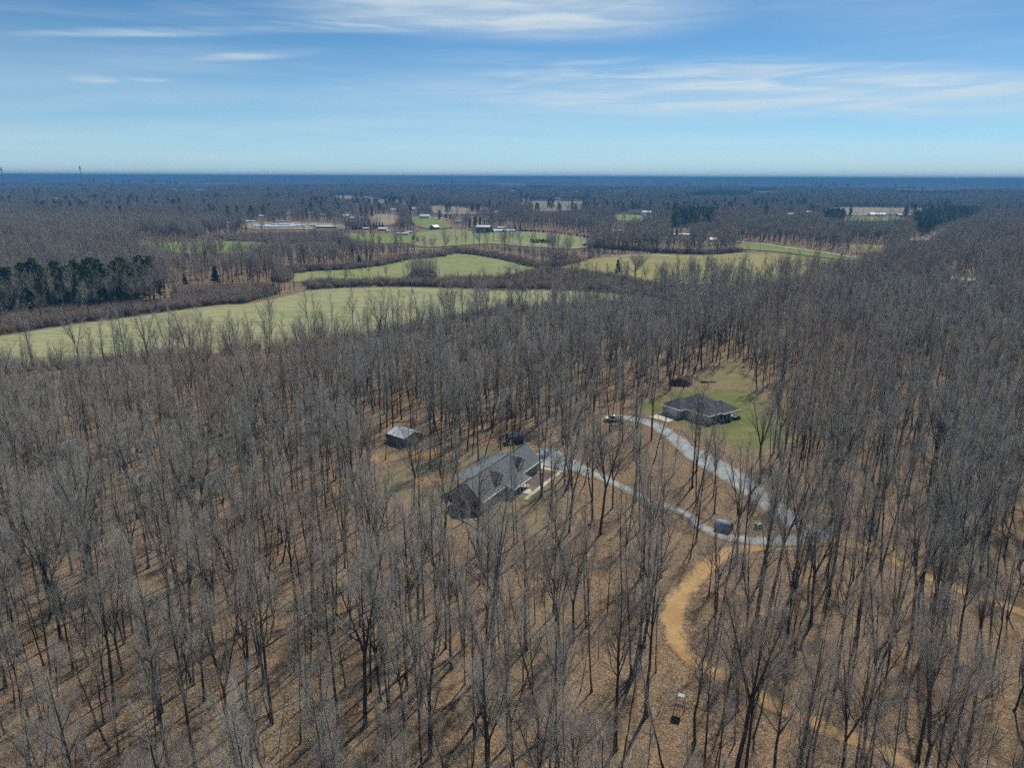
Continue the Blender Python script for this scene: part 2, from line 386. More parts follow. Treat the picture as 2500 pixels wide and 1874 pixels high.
M['meadow2'] = m_sheet('meadow_grass_green', col_meadow((0.205, 0.250, 0.070), (0.140, 0.215, 0.040), (0.350, 0.310, 0.170), 0.016, -0.4), (0.5, 7.0, 6.0, 0.06))
M['meadow3'] = m_sheet('meadow_grass_yellow', col_meadow((0.260, 0.250, 0.080), (0.165, 0.210, 0.050), (0.370, 0.290, 0.130), 0.014, 0.1), (0.5, 8.0, 7.0, 0.05))
M['tan'] = m_sheet('stubble', col_meadow((0.300, 0.240, 0.150), (0.240, 0.200, 0.115), (0.380, 0.310, 0.200), 0.01, 0.5), (0.5, 10, 9, 0.035))
M['bright'] = m_sheet('young_wheat', col_meadow((0.170, 0.230, 0.040), (0.130, 0.200, 0.035), (0.260, 0.270, 0.090), 0.01, 0.2), (0.5, 10, 9, 0.035))
M['lawn'] = m_sheet('lawn_grass', col_lawn((0.110, 0.135, 0.034), (0.175, 0.172, 0.060), (0.285, 0.235, 0.125)), (0.3, 9.0, 6.5, 0.10))
M['yard'] = m_sheet('thin_yard_grass', col_lawn((0.165, 0.150, 0.082), (0.225, 0.172, 0.102), (0.300, 0.220, 0.135)), (0.3, 9.0, 6.5, 0.10))
M['tanyard'] = m_sheet('dry_grass', col_lawn((0.170, 0.160, 0.070), (0.225, 0.185, 0.092), (0.290, 0.220, 0.130)), (0.3, 9.0, 6.5, 0.10))
M['gravel'] = m_sheet('gravel', col_flat((0.275, 0.295, 0.292), (0.375, 0.396, 0.390), 0.25, 2.5), (0.2, 1.7, 1.5, 0.3))
M['dirt'] = m_sheet('orange_dirt', col_flat((0.360, 0.225, 0.095), (0.470, 0.320, 0.155), 0.22, 1.3), (0.1, 0.9, 1.1, 0.28))
M['faint'] = m_sheet('leafy_dirt', col_flat((0.340, 0.210, 0.092), (0.420, 0.280, 0.135), 0.30, 1.6), (0.1, 0.9, 1.35, 0.2))
M['redearth'] = m_sheet('red_earth', col_flat((0.380, 0.200, 0.065), (0.460, 0.270, 0.105), 0.5, 2.0), (0.1, 1.2, 1.2, 0.6))
M['redsoil'] = m_sheet('red_soil', col_flat((0.240, 0.110, 0.058), (0.170, 0.090, 0.056), 0.06, 0.6), (0.3, 3, 2, 0.2))
M['tilled'] = m_sheet('tilled_soil', col_flat((0.150, 0.092, 0.062), (0.115, 0.076, 0.056), 0.06, 0.6), (0.3, 3, 2, 0.2))
M['concrete'] = m_sheet('concrete', col_flat((0.520, 0.480, 0.400), (0.600, 0.560, 0.480), 0.3, 2.0), None, (4, 0.15, 0.02), 0.85)
M['mulch'] = m_sheet('mulch', col_flat((0.115, 0.092, 0.074), (0.165, 0.132, 0.105), 0.6, 3.0), (0.02, 0.4, 0.4, 0.8))
M['farland'] = None

# ------------------------------------------------------------------ ground
def build_ground():
    front = np.linspace(-50, 50, 261); back = np.linspace(50, 310, 60)[1:-1]
    ang = np.radians(np.concatenate([front, back])); na = len(ang)
    rad = np.concatenate([[0.0], np.geomspace(12, 60000, 330)]); nr = len(rad)
    A, B = np.meshgrid(rad, ang, indexing='ij'); x = A * np.sin(B); y = A * np.cos(B)
    v = np.stack([x, y, hgt(x, y)], -1).reshape(-1, 3)
    i = np.arange(nr - 1)[:, None]; j = np.arange(na)[None, :]; j2 = (j + 1) % na
    f = np.stack([i * na + j + 0 * i, i * na + j2 + 0 * i, (i + 1) * na + j2, (i + 1) * na + j], -1).reshape(-1, 4)[:, ::-1]
    o = link('ground', mesh_np('ground', v, f, M['ground'], True))
    tag(o, 'leaf-strewn brown woodland ground rolling to the horizon', kind='structure')
build_ground()

CLEAR = []          # (polygon, margin) in which no tree grows
def edge_attr(me, e):
    a = me.attributes.new('edge', 'FLOAT', 'POINT'); a.data.foreach_set('value', np.asarray(e, np.float32))
def sheet(name, poly, mat, lift, label, step=None, wob=0.0, smooth=3, keep_trees=None, seed=0):
    poly = smooth_line(poly, smooth, True)[:, :2] if smooth else np.asarray(poly)[:, :2]
    if wob:
        r = np.random.default_rng(seed + 5); k = len(poly)
        w = r.normal(0, 1, (k, 2)); w = (w + np.roll(w, 1, 0) + np.roll(w, -1, 0)) / 3; poly = poly + w * wob
    x0, y0 = poly.min(0); x1, y1 = poly.max(0)
    step = step or max(1.0, min(x1 - x0, y1 - y0) / 14)
    gx, gy = np.meshgrid(np.arange(x0, x1, step), np.arange(y0, y1, step)); gx = gx.ravel() + 0.13 * step; gy = gy.ravel() + 0.21 * step
    ok = inside(gx, gy, poly)
    if ok.any(): ok[ok] = segdist(gx[ok], gy[ok], poly) > step * 0.45
    pts = [Vector((float(a), float(b))) for a, b in poly] + [Vector((float(a), float(b))) for a, b in zip(gx[ok], gy[ok])]
    n = len(poly)
    r = delaunay_2d_cdt(pts, [], [list(range(n))], 1, 1e-4)
    v2 = np.array([(p.x, p.y) for p in r[0]]); d = segdist(v2[:, 0], v2[:, 1], poly)
    v = np.column_stack([v2, hgt(v2[:, 0], v2[:, 1]) + lift])
    me = mesh_np(name, v, np.array([f for f in r[2] if len(f) == 3]), mat, True); edge_attr(me, d)
    o = link(name, me); tag(o, label, kind='structure')
    if keep_trees is not None: CLEAR.append((poly, keep_trees))
    return o
def ribbon(name, line, width, mat, lift, label, wob=0.25, keep=1.5, seed=1):
    """a track: centre line (world xy) with a width each, five verts across"""
    ln = smooth_line(line, 10)[:, :2]; n = len(ln)
    w = np.interp(np.linspace(0, 1, n), np.linspace(0, 1, len(np.atleast_1d(width))), np.atleast_1d(width)) if np.ndim(width) else np.full(n, width)
    r = np.random.default_rng(seed); jl = np.convolve(r.normal(0, wob, n + 4), np.ones(5) / 5, 'valid'); jr = np.convolve(r.normal(0, wob, n + 4), np.ones(5) / 5, 'valid')
    t = np.gradient(ln, axis=0); t /= np.linalg.norm(t, axis=1)[:, None]; nrm = np.column_stack([-t[:, 1], t[:, 0]])
    S = np.array([-1, -0.5, 0, 0.5, 1.]); V = []; E = []
    for k, s in enumerate(S):
        hw = w / 2 + np.where(s < 0, jl, jr) * abs(s); p = ln + nrm * (s * hw)[:, None]
        V.append(np.column_stack([p, hgt(p[:, 0], p[:, 1]) + lift])); E.append((1 - abs(s)) * w / 2)
    V = np.stack(V, 1).reshape(-1, 3); E = np.stack(E, 1).ravel()
    i = np.arange(n - 1)[:, None]; j = np.arange(4)[None, :]
    f = np.stack([i * 5 + j, (i + 1) * 5 + j, (i + 1) * 5 + j + 1, i * 5 + j + 1], -1).reshape(-1, 4)[:, ::-1]
    me = mesh_np(name, V, f, mat, True); edge_attr(me, E); o = link(name, me); tag(o, label, kind='structure')
    L_ = ln + nrm * (w / 2)[:, None]; R_ = ln - nrm * (w / 2)[:, None]
    CLEAR.append((np.concatenate([L_, R_[::-1]]), keep))
    return o
def P(*uv): return np.array([gp(u, v)[:2] for u, v in uv])

FIELDS = {
 'meadow_near': ([(-260, 872), (0, 820), (221, 786), (380, 765), (538, 745), (600, 742), (673, 727), (758, 709), (885, 701), (1011, 701), (1138, 706), (1200, 710), (1342, 708), (1453, 712), (1580, 727), (1625, 737), (1560, 742), (1430, 745), (1300, 752), (1150, 772), (1000, 803), (900, 822), (800, 838), (650, 855), (500, 868), (300, 885), (100, 902), (-60, 915), (-260, 935)], 'meadow1', 0.16, 'pale green meadow beyond the bare woods'),
 'meadow_hill': ([(692, 678), (749, 663), (853, 658), (930, 648), (996, 634), (1068, 628), (1119, 615), (1170, 620), (1233, 631), (1300, 649), (1325, 656), (1260, 672), (1201, 680), (1075, 686), (853, 688), (758, 691), (700, 688)], 'meadow2', 0.35, 'green meadow round a thicket island beyond the brushy hedgerow'),
 'meadow_right': ([(1375, 655), (1400, 640), (1485, 627), (1580, 619), (1722, 623), (1811, 617), (1900, 619), (2021, 632), (2050, 640), (1990, 660), (1900, 688), (1800, 696), (1700, 696), (1580, 690), (1500, 680), (1420, 672)], 'meadow3', 0.4, 'yellow-green meadow behind the wide solitary oak'),
 'field_strip': ([(426, 700), (500, 697), (600, 697), (664, 697), (666, 701), (580, 703), (470, 704), (428, 704)], 'meadow1', 0.35, 'narrow pale grass strip behind the brush'),
 'field_left': ([(323, 589), (450, 592), (626, 591), (640, 602), (623, 617), (530, 621), (437, 621), (360, 608)], 'bright', 0.7, 'bright green field showing through bare trunks'),
 'field_pond': ([(836, 572), (900, 570), (985, 572), (1043, 577), (1030, 592), (940, 596), (860, 588)], 'bright', 0.6, 'green field with an orange bare corner below the white trailer'),
 'field_farmyard': ([(960, 578), (1020, 566), (1100, 560), (1200, 566), (1273, 563), (1352, 567), (1437, 583), (1434, 603), (1390, 610), (1290, 604), (1200, 596), (1110, 600), (1020, 604)], 'meadow2', 0.55, 'green farm field below the barn and hoop houses'),
 'field_whitebarn': ([(1004, 531), (1060, 534), (1100, 540), (1100, 556), (1060, 560), (1015, 552)], 'bright', 0.9, 'bright green paddock below the white metal barn'),
 'field_tan_house': ([(1049, 504), (1100, 506), (1154, 511), (1165, 522), (1110, 526), (1059, 521)], 'tan', 1.3, 'pale tan field beside the red-roofed house'),
 'field_tan_square': ([(1300, 493), (1360, 493), (1428, 494), (1424, 512), (1370, 516), (1302, 516)], 'tan', 1.5, 'square tan stubble field hemmed by woods'),
 'field_tan_small': ([(904, 527), (940, 524), (975, 528), (965, 548), (930, 552), (905, 547)], 'tan', 0.9, 'brown-tan field behind the cedar row'),
 'field_tan_right': ([(2034, 509), (2150, 508), (2268, 511), (2230, 522), (2120, 527), (2050, 526)], 'tan', 1.3, 'long tan field behind the far white barn'),
 'field_green_right': ([(2006, 529), (2090, 529), (2205, 530), (2215, 537), (2120, 542), (2030, 538)], 'bright', 1.0, 'green strip in front of the far white barn'),
 'field_road_right': ([(1800, 594), (1860, 594), (1960, 606), (2060, 622), (2110, 630), (2080, 638), (1990, 628), (1880, 614), (1800, 607)], 'bright', 0.6, 'green verge along the far country road'),
 'field_pale_right': ([(2072, 598), (2120, 597), (2166, 601), (2160, 617), (2110, 621), (2076, 612)], 'meadow3', 0.6, 'small pale field among the trees beyond the road'),
 'field_gap_right': ([(2215, 583), (2240, 579), (2290, 568), (2310, 574), (2270, 586), (2225, 590)], 'tan', 0.7, 'small sandy gap by the dark pine plantation'),
 'field_house_lawn': ([(1498, 528), (1530, 524), (1566, 527), (1572, 536), (1540, 541), (1505, 538)], 'bright', 1.0, 'bright lawn inside the curved white drive'),
 'field_far_a': ([(808, 480), (850, 479), (900, 483), (880, 487), (820, 486)], 'tan', 2.0, 'far tan field showing as a thin stripe'),
 'field_far_b': ([(900, 489), (960, 488), (990, 492), (960, 498), (905, 497)], 'meadow3', 1.8, 'far olive field beyond the blossoming trees'),
 'field_far_c': ([(1216, 450), (1290, 449), (1300, 454), (1230, 456)], 'tan', 4.0, 'farthest pale field near the skyline'),
 'field_far_d': ([(1330, 450), (1400, 449), (1405, 453), (1340, 454)], 'tan', 4.0, 'farthest pale field beside a dark copse'),
 'field_far_e': ([(1840, 465), (1900, 466), (1905, 470), (1850, 471)], 'bright', 3.0, 'far bright green patch behind the dark pines'),
 'field_nursery_soil': ([(1290, 562), (1350, 562), (1440, 574), (1438, 580), (1352, 568), (1290, 566)], 'redsoil', 0.75, 'reddish tilled strip above the nursery rows'),
 'field_trees_gap': ([(122, 588), (140, 587), (143, 597), (126, 598)], 'bright', 0.9, 'tiny bright green gap in the far woods'),
 'field_rough_left': ([(500, 575), (700, 570), (830, 566), (835, 590), (700, 596), (560, 590)], 'tilled', 0.5, 'dull red-brown cleared ground before the greenhouses'),
 'field_greenhouses': ([(600, 545), (720, 543), (830, 548), (840, 560), (720, 561), (608, 559)], 'tan', 0.8, 'worn grass round the white greenhouses'),
}
for i, (nm, (px_, mt, lift, lab)) in enumerate(FIELDS.items()):
    poly = P(*px_); dd = np.hypot(*poly.mean(0))
    sheet('meadow' if 'meadow' in nm else 'field', poly, M[mt], lift, lab, step=max(5.0, dd / 75), wob=dd / 230, seed=i, keep_trees=2.0)

# clearings round the two houses, drives and tracks
sheet('lawn', P((1545, 975), (1600, 955), (1690, 940), (1790, 925), (1860, 945), (1935, 1000), (1985, 1062), (1925, 1097), (1860, 1112), (1790, 1108), (1720, 1088), (1665, 1055), (1630, 1040), (1590, 1018), (1540, 1005)), M['lawn'], 0.03, 'green lawn round the hip-roofed house', 2.5, 0.6, keep_trees=-4.0)
sheet('clearing', P((1640, 945), (1690, 915), (1740, 890), (1790, 876), (1845, 890), (1875, 930), (1880, 965), (1800, 950), (1720, 950)), M['tanyard'], 0.034, 'tan clearing behind the hip-roofed house', 3.0, 0.8, keep_trees=-5.0)
sheet('yard', P((895, 1125), (935, 1095), (1010, 1088), (1100, 1097), (1200, 1072), (1300, 1080), (1395, 1135), (1435, 1210), (1400, 1300), (1280, 1318), (1130, 1300), (1020, 1265), (930, 1235), (880, 1180)), M['yard'], 0.018, 'thin tan and green yard round the dormered house', 2.5, 0.8, keep_trees=-14.0)
sheet('bare_earth', P((1000, 1110), (1020, 1096), (1072, 1094), (1084, 1108), (1056, 1122), (1008, 1122)), M['redearth'], 0.06, 'orange bare earth beside the metal-roofed shed', 0.8, 0.25, keep_trees=1.0)
sheet('bare_earth', P((1008, 1172), (1026, 1161), (1085, 1163), (1088, 1180), (1062, 1188), (1022, 1190)), M['redearth'], 0.06, 'orange bare earth patch behind the dormered house', 0.8, 0.25, keep_trees=1.0)
sheet('bare_earth', P((900, 1114), (912, 1108), (928, 1112), (926, 1126), (906, 1128)), M['redearth'], 0.06, 'small orange earth scrape left of the shed', 0.6, 0.2, keep_trees=1.0)
sheet('gravel_court', P((1302, 1101), (1330, 1089), (1368, 1098), (1425, 1128), (1450, 1145), (1448, 1170), (1420, 1160), (1388, 1149), (1345, 1143), (1318, 1135)), M['gravel'], 0.07, 'pale gravel court beside the dormered house', 0.8, 0.15, keep_trees=2.5)
ribbon('gravel_drive', P((1420, 1140), (1481, 1170), (1549, 1201), (1617, 1231), (1671, 1251), (1712, 1283), (1768, 1308), (1839, 1318), (1907, 1320), (1975, 1318)), [4.6, 4.2, 4.0, 4.0, 3.8, 4.0, 5.0, 5.8, 5.8], M['gravel'], 0.05, 'pale gravel drive running to the dormered house', seed=2)
ribbon('gravel_drive', P((1480, 1020), (1519, 1018), (1590, 1034), (1632, 1058), (1680, 1096), (1735, 1130), (1800, 1170), (1868, 1222), (1943, 1272), (1985, 1300), (2010, 1316)), [4.4, 5.6, 6.2, 6.0, 7.4, 9.8, 8.6, 7.2, 7.4, 7.4, 6.0], M['gravel'], 0.055, 'wide grey gravel drive curving past the hip-roofed house', seed=3)
ribbon('dirt_track', P((2030, 1312), (1975, 1324), (1900, 1331), (1845, 1336), (1780, 1346), (1726, 1381), (1690, 1417), (1656, 1457), (1642, 1503), (1650, 1548), (1676, 1593)), [4, 4.5, 4.2, 4.0, 4.0, 4.4, 4.6, 4.6, 4.5, 4.3, 4.0], M['dirt'], 0.038, 'orange dirt track bending through the woods', wob=0.5, keep=.6, seed=4)
ribbon('dirt_track', P((1662, 1570), (1676, 1593), (1730, 1634), (1794, 1663), (1871, 1709), (1930, 1738), (2020, 1778), (2133, 1824), (2220, 1868), (2330, 1930)), [3.8, 3.8, 3.6, 3.4, 3.4, 3.2, 3.2, 3.0, 3.0], M['faint'], 0.046, 'faint leaf-covered continuation of the orange track', wob=0.5, keep=0.1, seed=6)
ribbon('dirt_track', P((1990, 1314), (2060, 1324), (2133, 1345), (2205, 1381), (2291, 1417), (2359, 1444), (2427, 1467), (2495, 1495), (2600, 1540)), [4.2, 3.8, 3.5, 3.5, 3.5, 3.4, 3.4, 3.4, 3.4], M['dirt'], 0.042, 'sandy dirt track leading off to the edge of the woods', wob=0.4, keep=1.0, seed=5)
# thin far roads
def far_road(uv, w, lab, seed, mat='concrete'):
    dd = np.hypot(*P(uv[len(uv) // 2])[0]); ribbon('road', P(*uv), w, M[mat], dd * 0.0011 + 0.25, lab, wob=0.2, keep=1.0, seed=seed)
far_road([(1195, 586), (1230, 590), (1290, 598), (1340, 604), (1385, 609), (1420, 606), (1440, 603)], 3.4, 'pale farm lane crossing the green farm field', 11)
far_road([(1800, 592), (1850, 597), (1920, 607), (2000, 618), (2070, 629), (2130, 635)], 3.6, 'pale country road between bare hedgerow trees', 12)
far_road([(1480, 625), (1540, 627), (1600, 626), (1650, 630)], 2.6, 'pale farm lane along the yellow-green meadow', 13)
far_road([(1562, 524), (1575, 527), (1572, 535), (1560, 541)], 6.0, 'curved white drive in front of the far blue-roofed house', 14)
far_road([(960, 610), (1000, 611), (1040, 610), (1070, 611)], 3.0, 'pale lane glimpsed behind the hedgerow', 15)
far_road([(1052, 533), (1075, 535), (1098, 537)], 7.0, 'white concrete yard beside the metal barn', 16)

def poly_extra(pts, m): CLEAR.append((np.array(pts), m))

# ------------------------------------------------------------------ building materials
M['pale'] = m_plain('pale_canvas', (0.42, 0.46, 0.45), 0.8, 0.15, 2.0)
M['roof_grey'] = m_shingle('grey_shingle', (0.130, 0.150, 0.160), (0.166, 0.188, 0.198))
M['roof_dark'] = m_shingle('charcoal_shingle', (0.075, 0.074, 0.080), (0.118, 0.116, 0.122))
M['roof_metal'] = m_plain('ribbed_metal_roof', (0.27, 0.32, 0.34), 0.45, 0.08, 0.5, 0.4)
M['roof_white'] = m_plain('white_metal_roof', (0.72, 0.76, 0.78), 0.5, 0.05, 0.7)
M['wall_pale'] = m_siding('pale_siding', (0.46, 0.43, 0.40))
M['wall_pink'] = m_siding('dusty_rose_siding', (0.38, 0.355, 0.355))
M['wall_grey'] = m_siding('grey_siding', (0.170, 0.175, 0.185), 0.25, True)
M['wall_olive'] = m_siding('greige_siding', (0.50, 0.49, 0.44))
M['wall_brown'] = m_siding('brown_boards', (0.110, 0.060, 0.050), 0.3, True)
M['wall_dark'] = m_siding('dark_boards', (0.060, 0.062, 0.075), 0.3, True)
M['white'] = m_plain('white_paint', (0.78, 0.78, 0.76), 0.55, 0.04)
M['garage'] = m_plain('garage_door_paint', (0.76, 0.80, 0.82), 0.5, 0.04)
M['doorgrey'] = m_plain('grey_door', (0.30, 0.32, 0.34), 0.6, 0.06)
M['glass'] = m_glass('window_glass')
M['dark'] = m_plain('dark_metal', (0.03, 0.03, 0.032), 0.6, 0.1)
M['black'] = m_plain('rubber', (0.018, 0.018, 0.018), 0.85, 0.1)
M['slab'] = m_plain('concrete_slab', (0.48, 0.46, 0.42), 0.9, 0.08)
M['stone'] = m_plain('stone', (0.22, 0.20, 0.18), 0.9, 0.25, 3.0)
M['plastic_white'] = m_plain('greenhouse_film', (0.74, 0.78, 0.80), 0.4, 0.05, 0.3)
M['redroof'] = m_plain('faded_red_roof', (0.40, 0.24, 0.22), 0.7, 0.12)
M['blueroof'] = m_plain('dark_blue_roof', (0.055, 0.085, 0.130), 0.6, 0.1)
M['truck'] = m_plain('silver_paint', (0.74, 0.76, 0.80), 0.3, 0.03, 0.5, 0.5, 0.2)
M['green_box'] = m_plain('green_paint', (0.10, 0.19, 0.135), 0.5, 0.08)
M['green_end'] = m_plain('green_end_cloth', (0.06, 0.22, 0.17), 0.7, 0.1)
M['pale_wood'] = m_plain('bare_wood', (0.46, 0.40, 0.32), 0.9, 0.2, 3.0)
M['bluegrey'] = m_plain('weathered_tarp', (0.20, 0.235, 0.31), 0.7, 0.15, 1.5)
M['hutroof'] = m_shingle('slate_shingle', (0.115, 0.130, 0.145), (0.150, 0.165, 0.180))

def window(parent, x0, x1, z0, z1, y, ny=-1, axis='y', frame=0.09, mullion=True):
    """framed window on a wall whose outer face lies at y (or x), facing ny; the pane and the bars are sub-parts"""
    t = 0.05 * ny
    def bx(m, a0, a1, b0, b1, c0, c1):
        if axis == 'y': m.box(a0, a1, min(b0, b1), max(b0, b1), c0, c1)
        else: m.box(min(b0, b1), max(b0, b1), a0, a1, c0, c1)
    f = MB()
    bx(f, x0 - frame, x0, y - t, y + t, z0 - frame, z1 + frame); bx(f, x1, x1 + frame, y - t, y + t, z0 - frame, z1 + frame)
    bx(f, x0, x1, y - t, y + t, z1, z1 + frame); bx(f, x0, x1, y - t, y + t * 1.6, z0 - frame, z0)
    w = f.build('window', M['white'], parent)
    p = MB(); bx(p, x0, x1, y - t, y + t * 0.4, z0, z1); p.build('pane', M['glass'], w)
    if mullion:
        b = MB(); bx(b, x0, x1, y + t * 0.45, y + t * 0.9, (z0 + z1) / 2 - 0.03, (z0 + z1) / 2 + 0.03); b.build('glazing_bar', M['white'], w)
    return w

# ------------------------------------------------------------------ the dormered house
def dormered_house():
    rz = math.atan2(.874, .486)
    h = empty('dormered_house', (-3.3, 167.1, 0), rz, 'long grey-roofed house with two dormers and a front porch', 'house')
    L, D, ZE, ZR = 15.0, 4.6, 2.9, 7.0; x0, x1 = -L + 0.4, L - 0.4; yw = D - 0.45
    w = MB()
    for yy in (-yw, yw): w.box(x0, x1, yy - 0.1, yy + 0.1, 0, ZE + 0.1)
    w.build('wall', M['wall_pink'], h)
    for xx in (x0 + .1, x1 - .1):
        g = MB(); g.prism([(-yw + 0.1, 0), (yw - 0.1, 0), (yw - 0.1, ZE), (0, ZR - 0.35), (-yw + 0.1, ZE)], 'x', xx - 0.1, xx + 0.1); g.build('gable_wall', M['wall_pink'], h)
    r = MB(); r.slab([(-L, -D, ZE), (L, -D, ZE), (L, 0, ZR), (-L, 0, ZR)], 0.22); fr = r.build('roof', M['roof_grey'], h)
    r = MB(); r.slab([(-L, 0, ZR), (L, 0, ZR), (L, D, ZE), (-L, D, ZE)], 0.22); r.build('roof', M['roof_grey'], h)
    c = MB(); c.box(-L, L, -0.16, 0.16, ZR - 0.03, ZR + 0.05); c.build('ridge_cap', M['roof_dark'], fr)
    for (a, b) in ((-L + 0.02, -4.75), (4.3, L - 0.02)):
        f = MB(); f.box(a, b, -D - 0.14, -D - 0.005, ZE - 0.34, ZE + 0.0); f.build('gutter', M['white'], h)
    for xx in (-L - 0.02, L - 0.04):
        f = MB(); f.slab([(xx, -D, ZE + .02), (xx + 0.06, -D, ZE + .02), (xx + 0.06, 0, ZR + .02), (xx, 0, ZR + .02)], 0.3); f.slab([(xx, 0, ZR + .02), (xx + 0.06, 0, ZR + .02), (xx + 0.06, D, ZE + .02), (xx, D, ZE + .02)], 0.3); f.build('bargeboard', M['white'], h)
    # rear low-pitched metal roof with standing ribs
    m = MB(); m.slab([(-10, 1.2, 6.08), (9, 1.2, 6.08), (9, 9.2, 3.0), (-10, 9.2, 3.0)], 0.1); mr = m.build('metal_roof', M['roof_metal'], h)
    for k in range(32):
        xx = -9.9 + k * 0.606
        b = MB(); b.slab([(xx, 1.2, 6.13), (xx + 0.07, 1.2, 6.13), (xx + 0.07, 9.2, 3.05), (xx, 9.2, 3.05)], 0.045); b.build('rib', M['roof_metal'], mr)
    for xx in (-9.7, -5.1, -0.5, 4.1, 8.7):
        b = MB(); b.box(xx - .08, xx + .08, 8.9, 9.06, 0, 2.95); b.build('rear_post', M['white'], h)
    b = MB(); b.box(-9.5, 8.5, yw + .12, 9.0, 0, 0.14); b.build('rear_slab', M['slab'], h)
    # dormers
    for xc in (5.7, -5.4):
        yf = -3.55; zb = ZE + (D + yf) / D * (ZR - ZE) - 0.1
        d = MB(); d.prism([(-1.15 + xc, zb), (1.15 + xc, zb), (1.15 + xc, 5.35), (xc, 6.35), (-1.15 + xc, 5.35)], 'y', yf, -0.9); dw = d.build('dormer', M['wall_pale'], h)
        for s in (-1, 1):
            q = MB(); pts = [(xc, yf - 0.3, 6.5), (xc, -0.2, 6.5), (xc + s * 1.5, -0.9, 5.18), (xc + s * 1.5, yf - 0.3, 5.18)]
            q.slab(pts if s < 0 else pts[::-1], 0.12); q.build('dormer_roof', M['roof_dark'], dw)
            q = MB(); pts = [(xc, yf - 0.36, 6.52), (xc, yf - 0.3, 6.52), (xc + s * 1.52, yf - 0.3, 5.2), (xc + s * 1.52, yf - 0.36, 5.2)]
            q.slab(pts if s < 0 else pts[::-1], 0.22); q.build('dormer_trim', M['white'], dw)
            q = MB(); q.box(xc + s * 1.15 - .07, xc + s * 1.15 + .07, yf - .05, yf + .1, zb, 5.25); q.build('corner_board', M['white'], dw)
        q = MB(); q.box(xc - 1.2, xc + 1.2, yf - .06, yf + .05, zb - .02, zb + .12); q.build('dormer_sill', M['white'], dw)
        window(h, xc - 0.45, xc + 0.45, 4.15, 5.35, yf - 0.02, -1)
    # porch
    p = MB(); p.slab([(-4.7, -7.0, 2.45), (4.25, -7.0, 2.45), (4.25, -4.25, 3.28), (-4.7, -4.25, 3.28)], 0.16); pr = p.build('porch_roof', M['roof_grey'], h)
    p = MB(); p.box(-4.75, 4.3, -7.16, -7.01, 2.14, 2.46); p.build('porch_fascia', M['white'], pr)
    for xx in (-4.5, -2.8, -1.1, 0.7, 2.4, 4.05):
        b = MB(); b.box(xx - .09, xx + .09, -6.85, -6.67, 0.3, 2.3); b.box(xx - .14, xx + .14, -6.9, -6.62, 0.3, 0.45); b.build('porch_post', M['white'], h)
    b = MB(); b.box(-4.7, 4.25, -7.0, -yw - 0.12, 0, 0.3); b.build('porch_floor', M['slab'], h)
    b = MB(); b.box(-0.55, 0.75, -8.4, -7.02, 0, 0.15); b.build('step', M['slab'], h)
    b = MB(); b.box(-0.5, 0.5, -yw - .16, -yw - .1, 0.3, 2.4); dr = b.build('front_door', M['wall_brown'], h)
    b = MB(); b.box(0.32, 0.4, -yw - .22, -yw - .16, 1.25, 1.4); b.build('door_handle', M['dark'], dr)
    for xx in (-13, -10.5, -7.5, -3.2, -1.8, 2.0, 3.4, 6.3, 8.6, 11.2, 13.4): window(h, xx - 0.5, xx + 0.5, 0.95, 2.35, -yw - 0.1, -1)
    for yy in (-2.2, 2.2): window(h, yy - .5, yy + .5, 0.95, 2.35, x1 + 0.02, 1, 'x')
    for yy in (-2.2, 2.2): window(h, yy - .5, yy + .5, 0.95, 2.35, x0 - 0.02, -1, 'x')
    b = MB(); b.bar((8, 1.0, 5.4), (8, 1.0, 7.2), 0.09); b.build('vent_pipe', M['dark'], h)
    b = MB(); b.bar((-2, 0.9, 5.4), (-2, 0.9, 7.1), 0.09); b.build('vent_pipe', M['dark'], h)
    loc2w = lambda x, y: (-3.3 + x * .486 - y * .874, 167.1 + x * .874 + y * .486)
    poly_extra([loc2w(*q) for q in ((-16.5, -9.5), (17.5, -9.5), (17.5, 11), (-16.5, 11))], 1.0)
    # walk, pad and mulch bed are laid in the ground
    def strip(name, pts, mat, lift, lab): sheet(name, np.array([loc2w(*q) for q in pts]), mat, lift, lab, 1.0, 0, 0, keep_trees=1.5)
    strip('mulch_bed', [(4.6, -9.1), (14.4, -9.1), (14.9, -4.5), (4.6, -4.5)], M['mulch'], 0.06, 'dark mulch bed between the house wall and the walk')
    strip('concrete_walk', [(-3.5, -10.1), (17.2, -10.1), (17.2, -9.0), (-3.5, -9.0)], M['concrete'], 0.12, 'pale straight concrete walk in front of the dormered house')
    strip('concrete_walk', [(15.6, -9.0), (16.8, -9.0), (16.6, -3.9), (15.4, -3.9)], M['concrete'], 0.125, 'short concrete walk joining the house corner to the drive')
    strip('concrete_pad', [(15.0, -3.9), (19.0, -3.9), (19.0, 2.6), (15.0, 2.6)], M['concrete'], 0.13, 'concrete pad at the gable end of the dormered house')
    strip('concrete_pad', [(-.2, -8.9), (1.2, -8.8), (2.4, -7.9), (2.2, -7.2), (-.4, -7.2)], M['concrete'], 0.115, 'small pale landing at the foot of the porch')
    # potted shrubs by the wall, foundation planting
    k = MB(); cx_, cy_ = 12.6, -6.0
    pot = empty('planter', (*loc2w(12.4, -5.9), 0.06), rz, 'white round planter on the mulch bed', 'planter')
    a = MB(); n = 12
    ring = lambda r, z: [(r * math.cos(2 * math.pi * i / n), r * math.sin(2 * math.pi * i / n), z) for i in range(n)]
    a.add(ring(.3, 0) + ring(.42, .5) + ring(.34, .5) + ring(.3, .4), [(i + n * j, (i + 1) % n + n * j, (i + 1) % n + n * (j + 1), i + n * (j + 1)) for j in range(3) for i in range(n)]); a.build('pot', M['white'], pot, True)
    a = MB(); a.prism([(p[0], p[1]) for p in ring(.29, 0)], 'z', .34, .42); a.build('soil', M['mulch'], pot)
dormered_house()

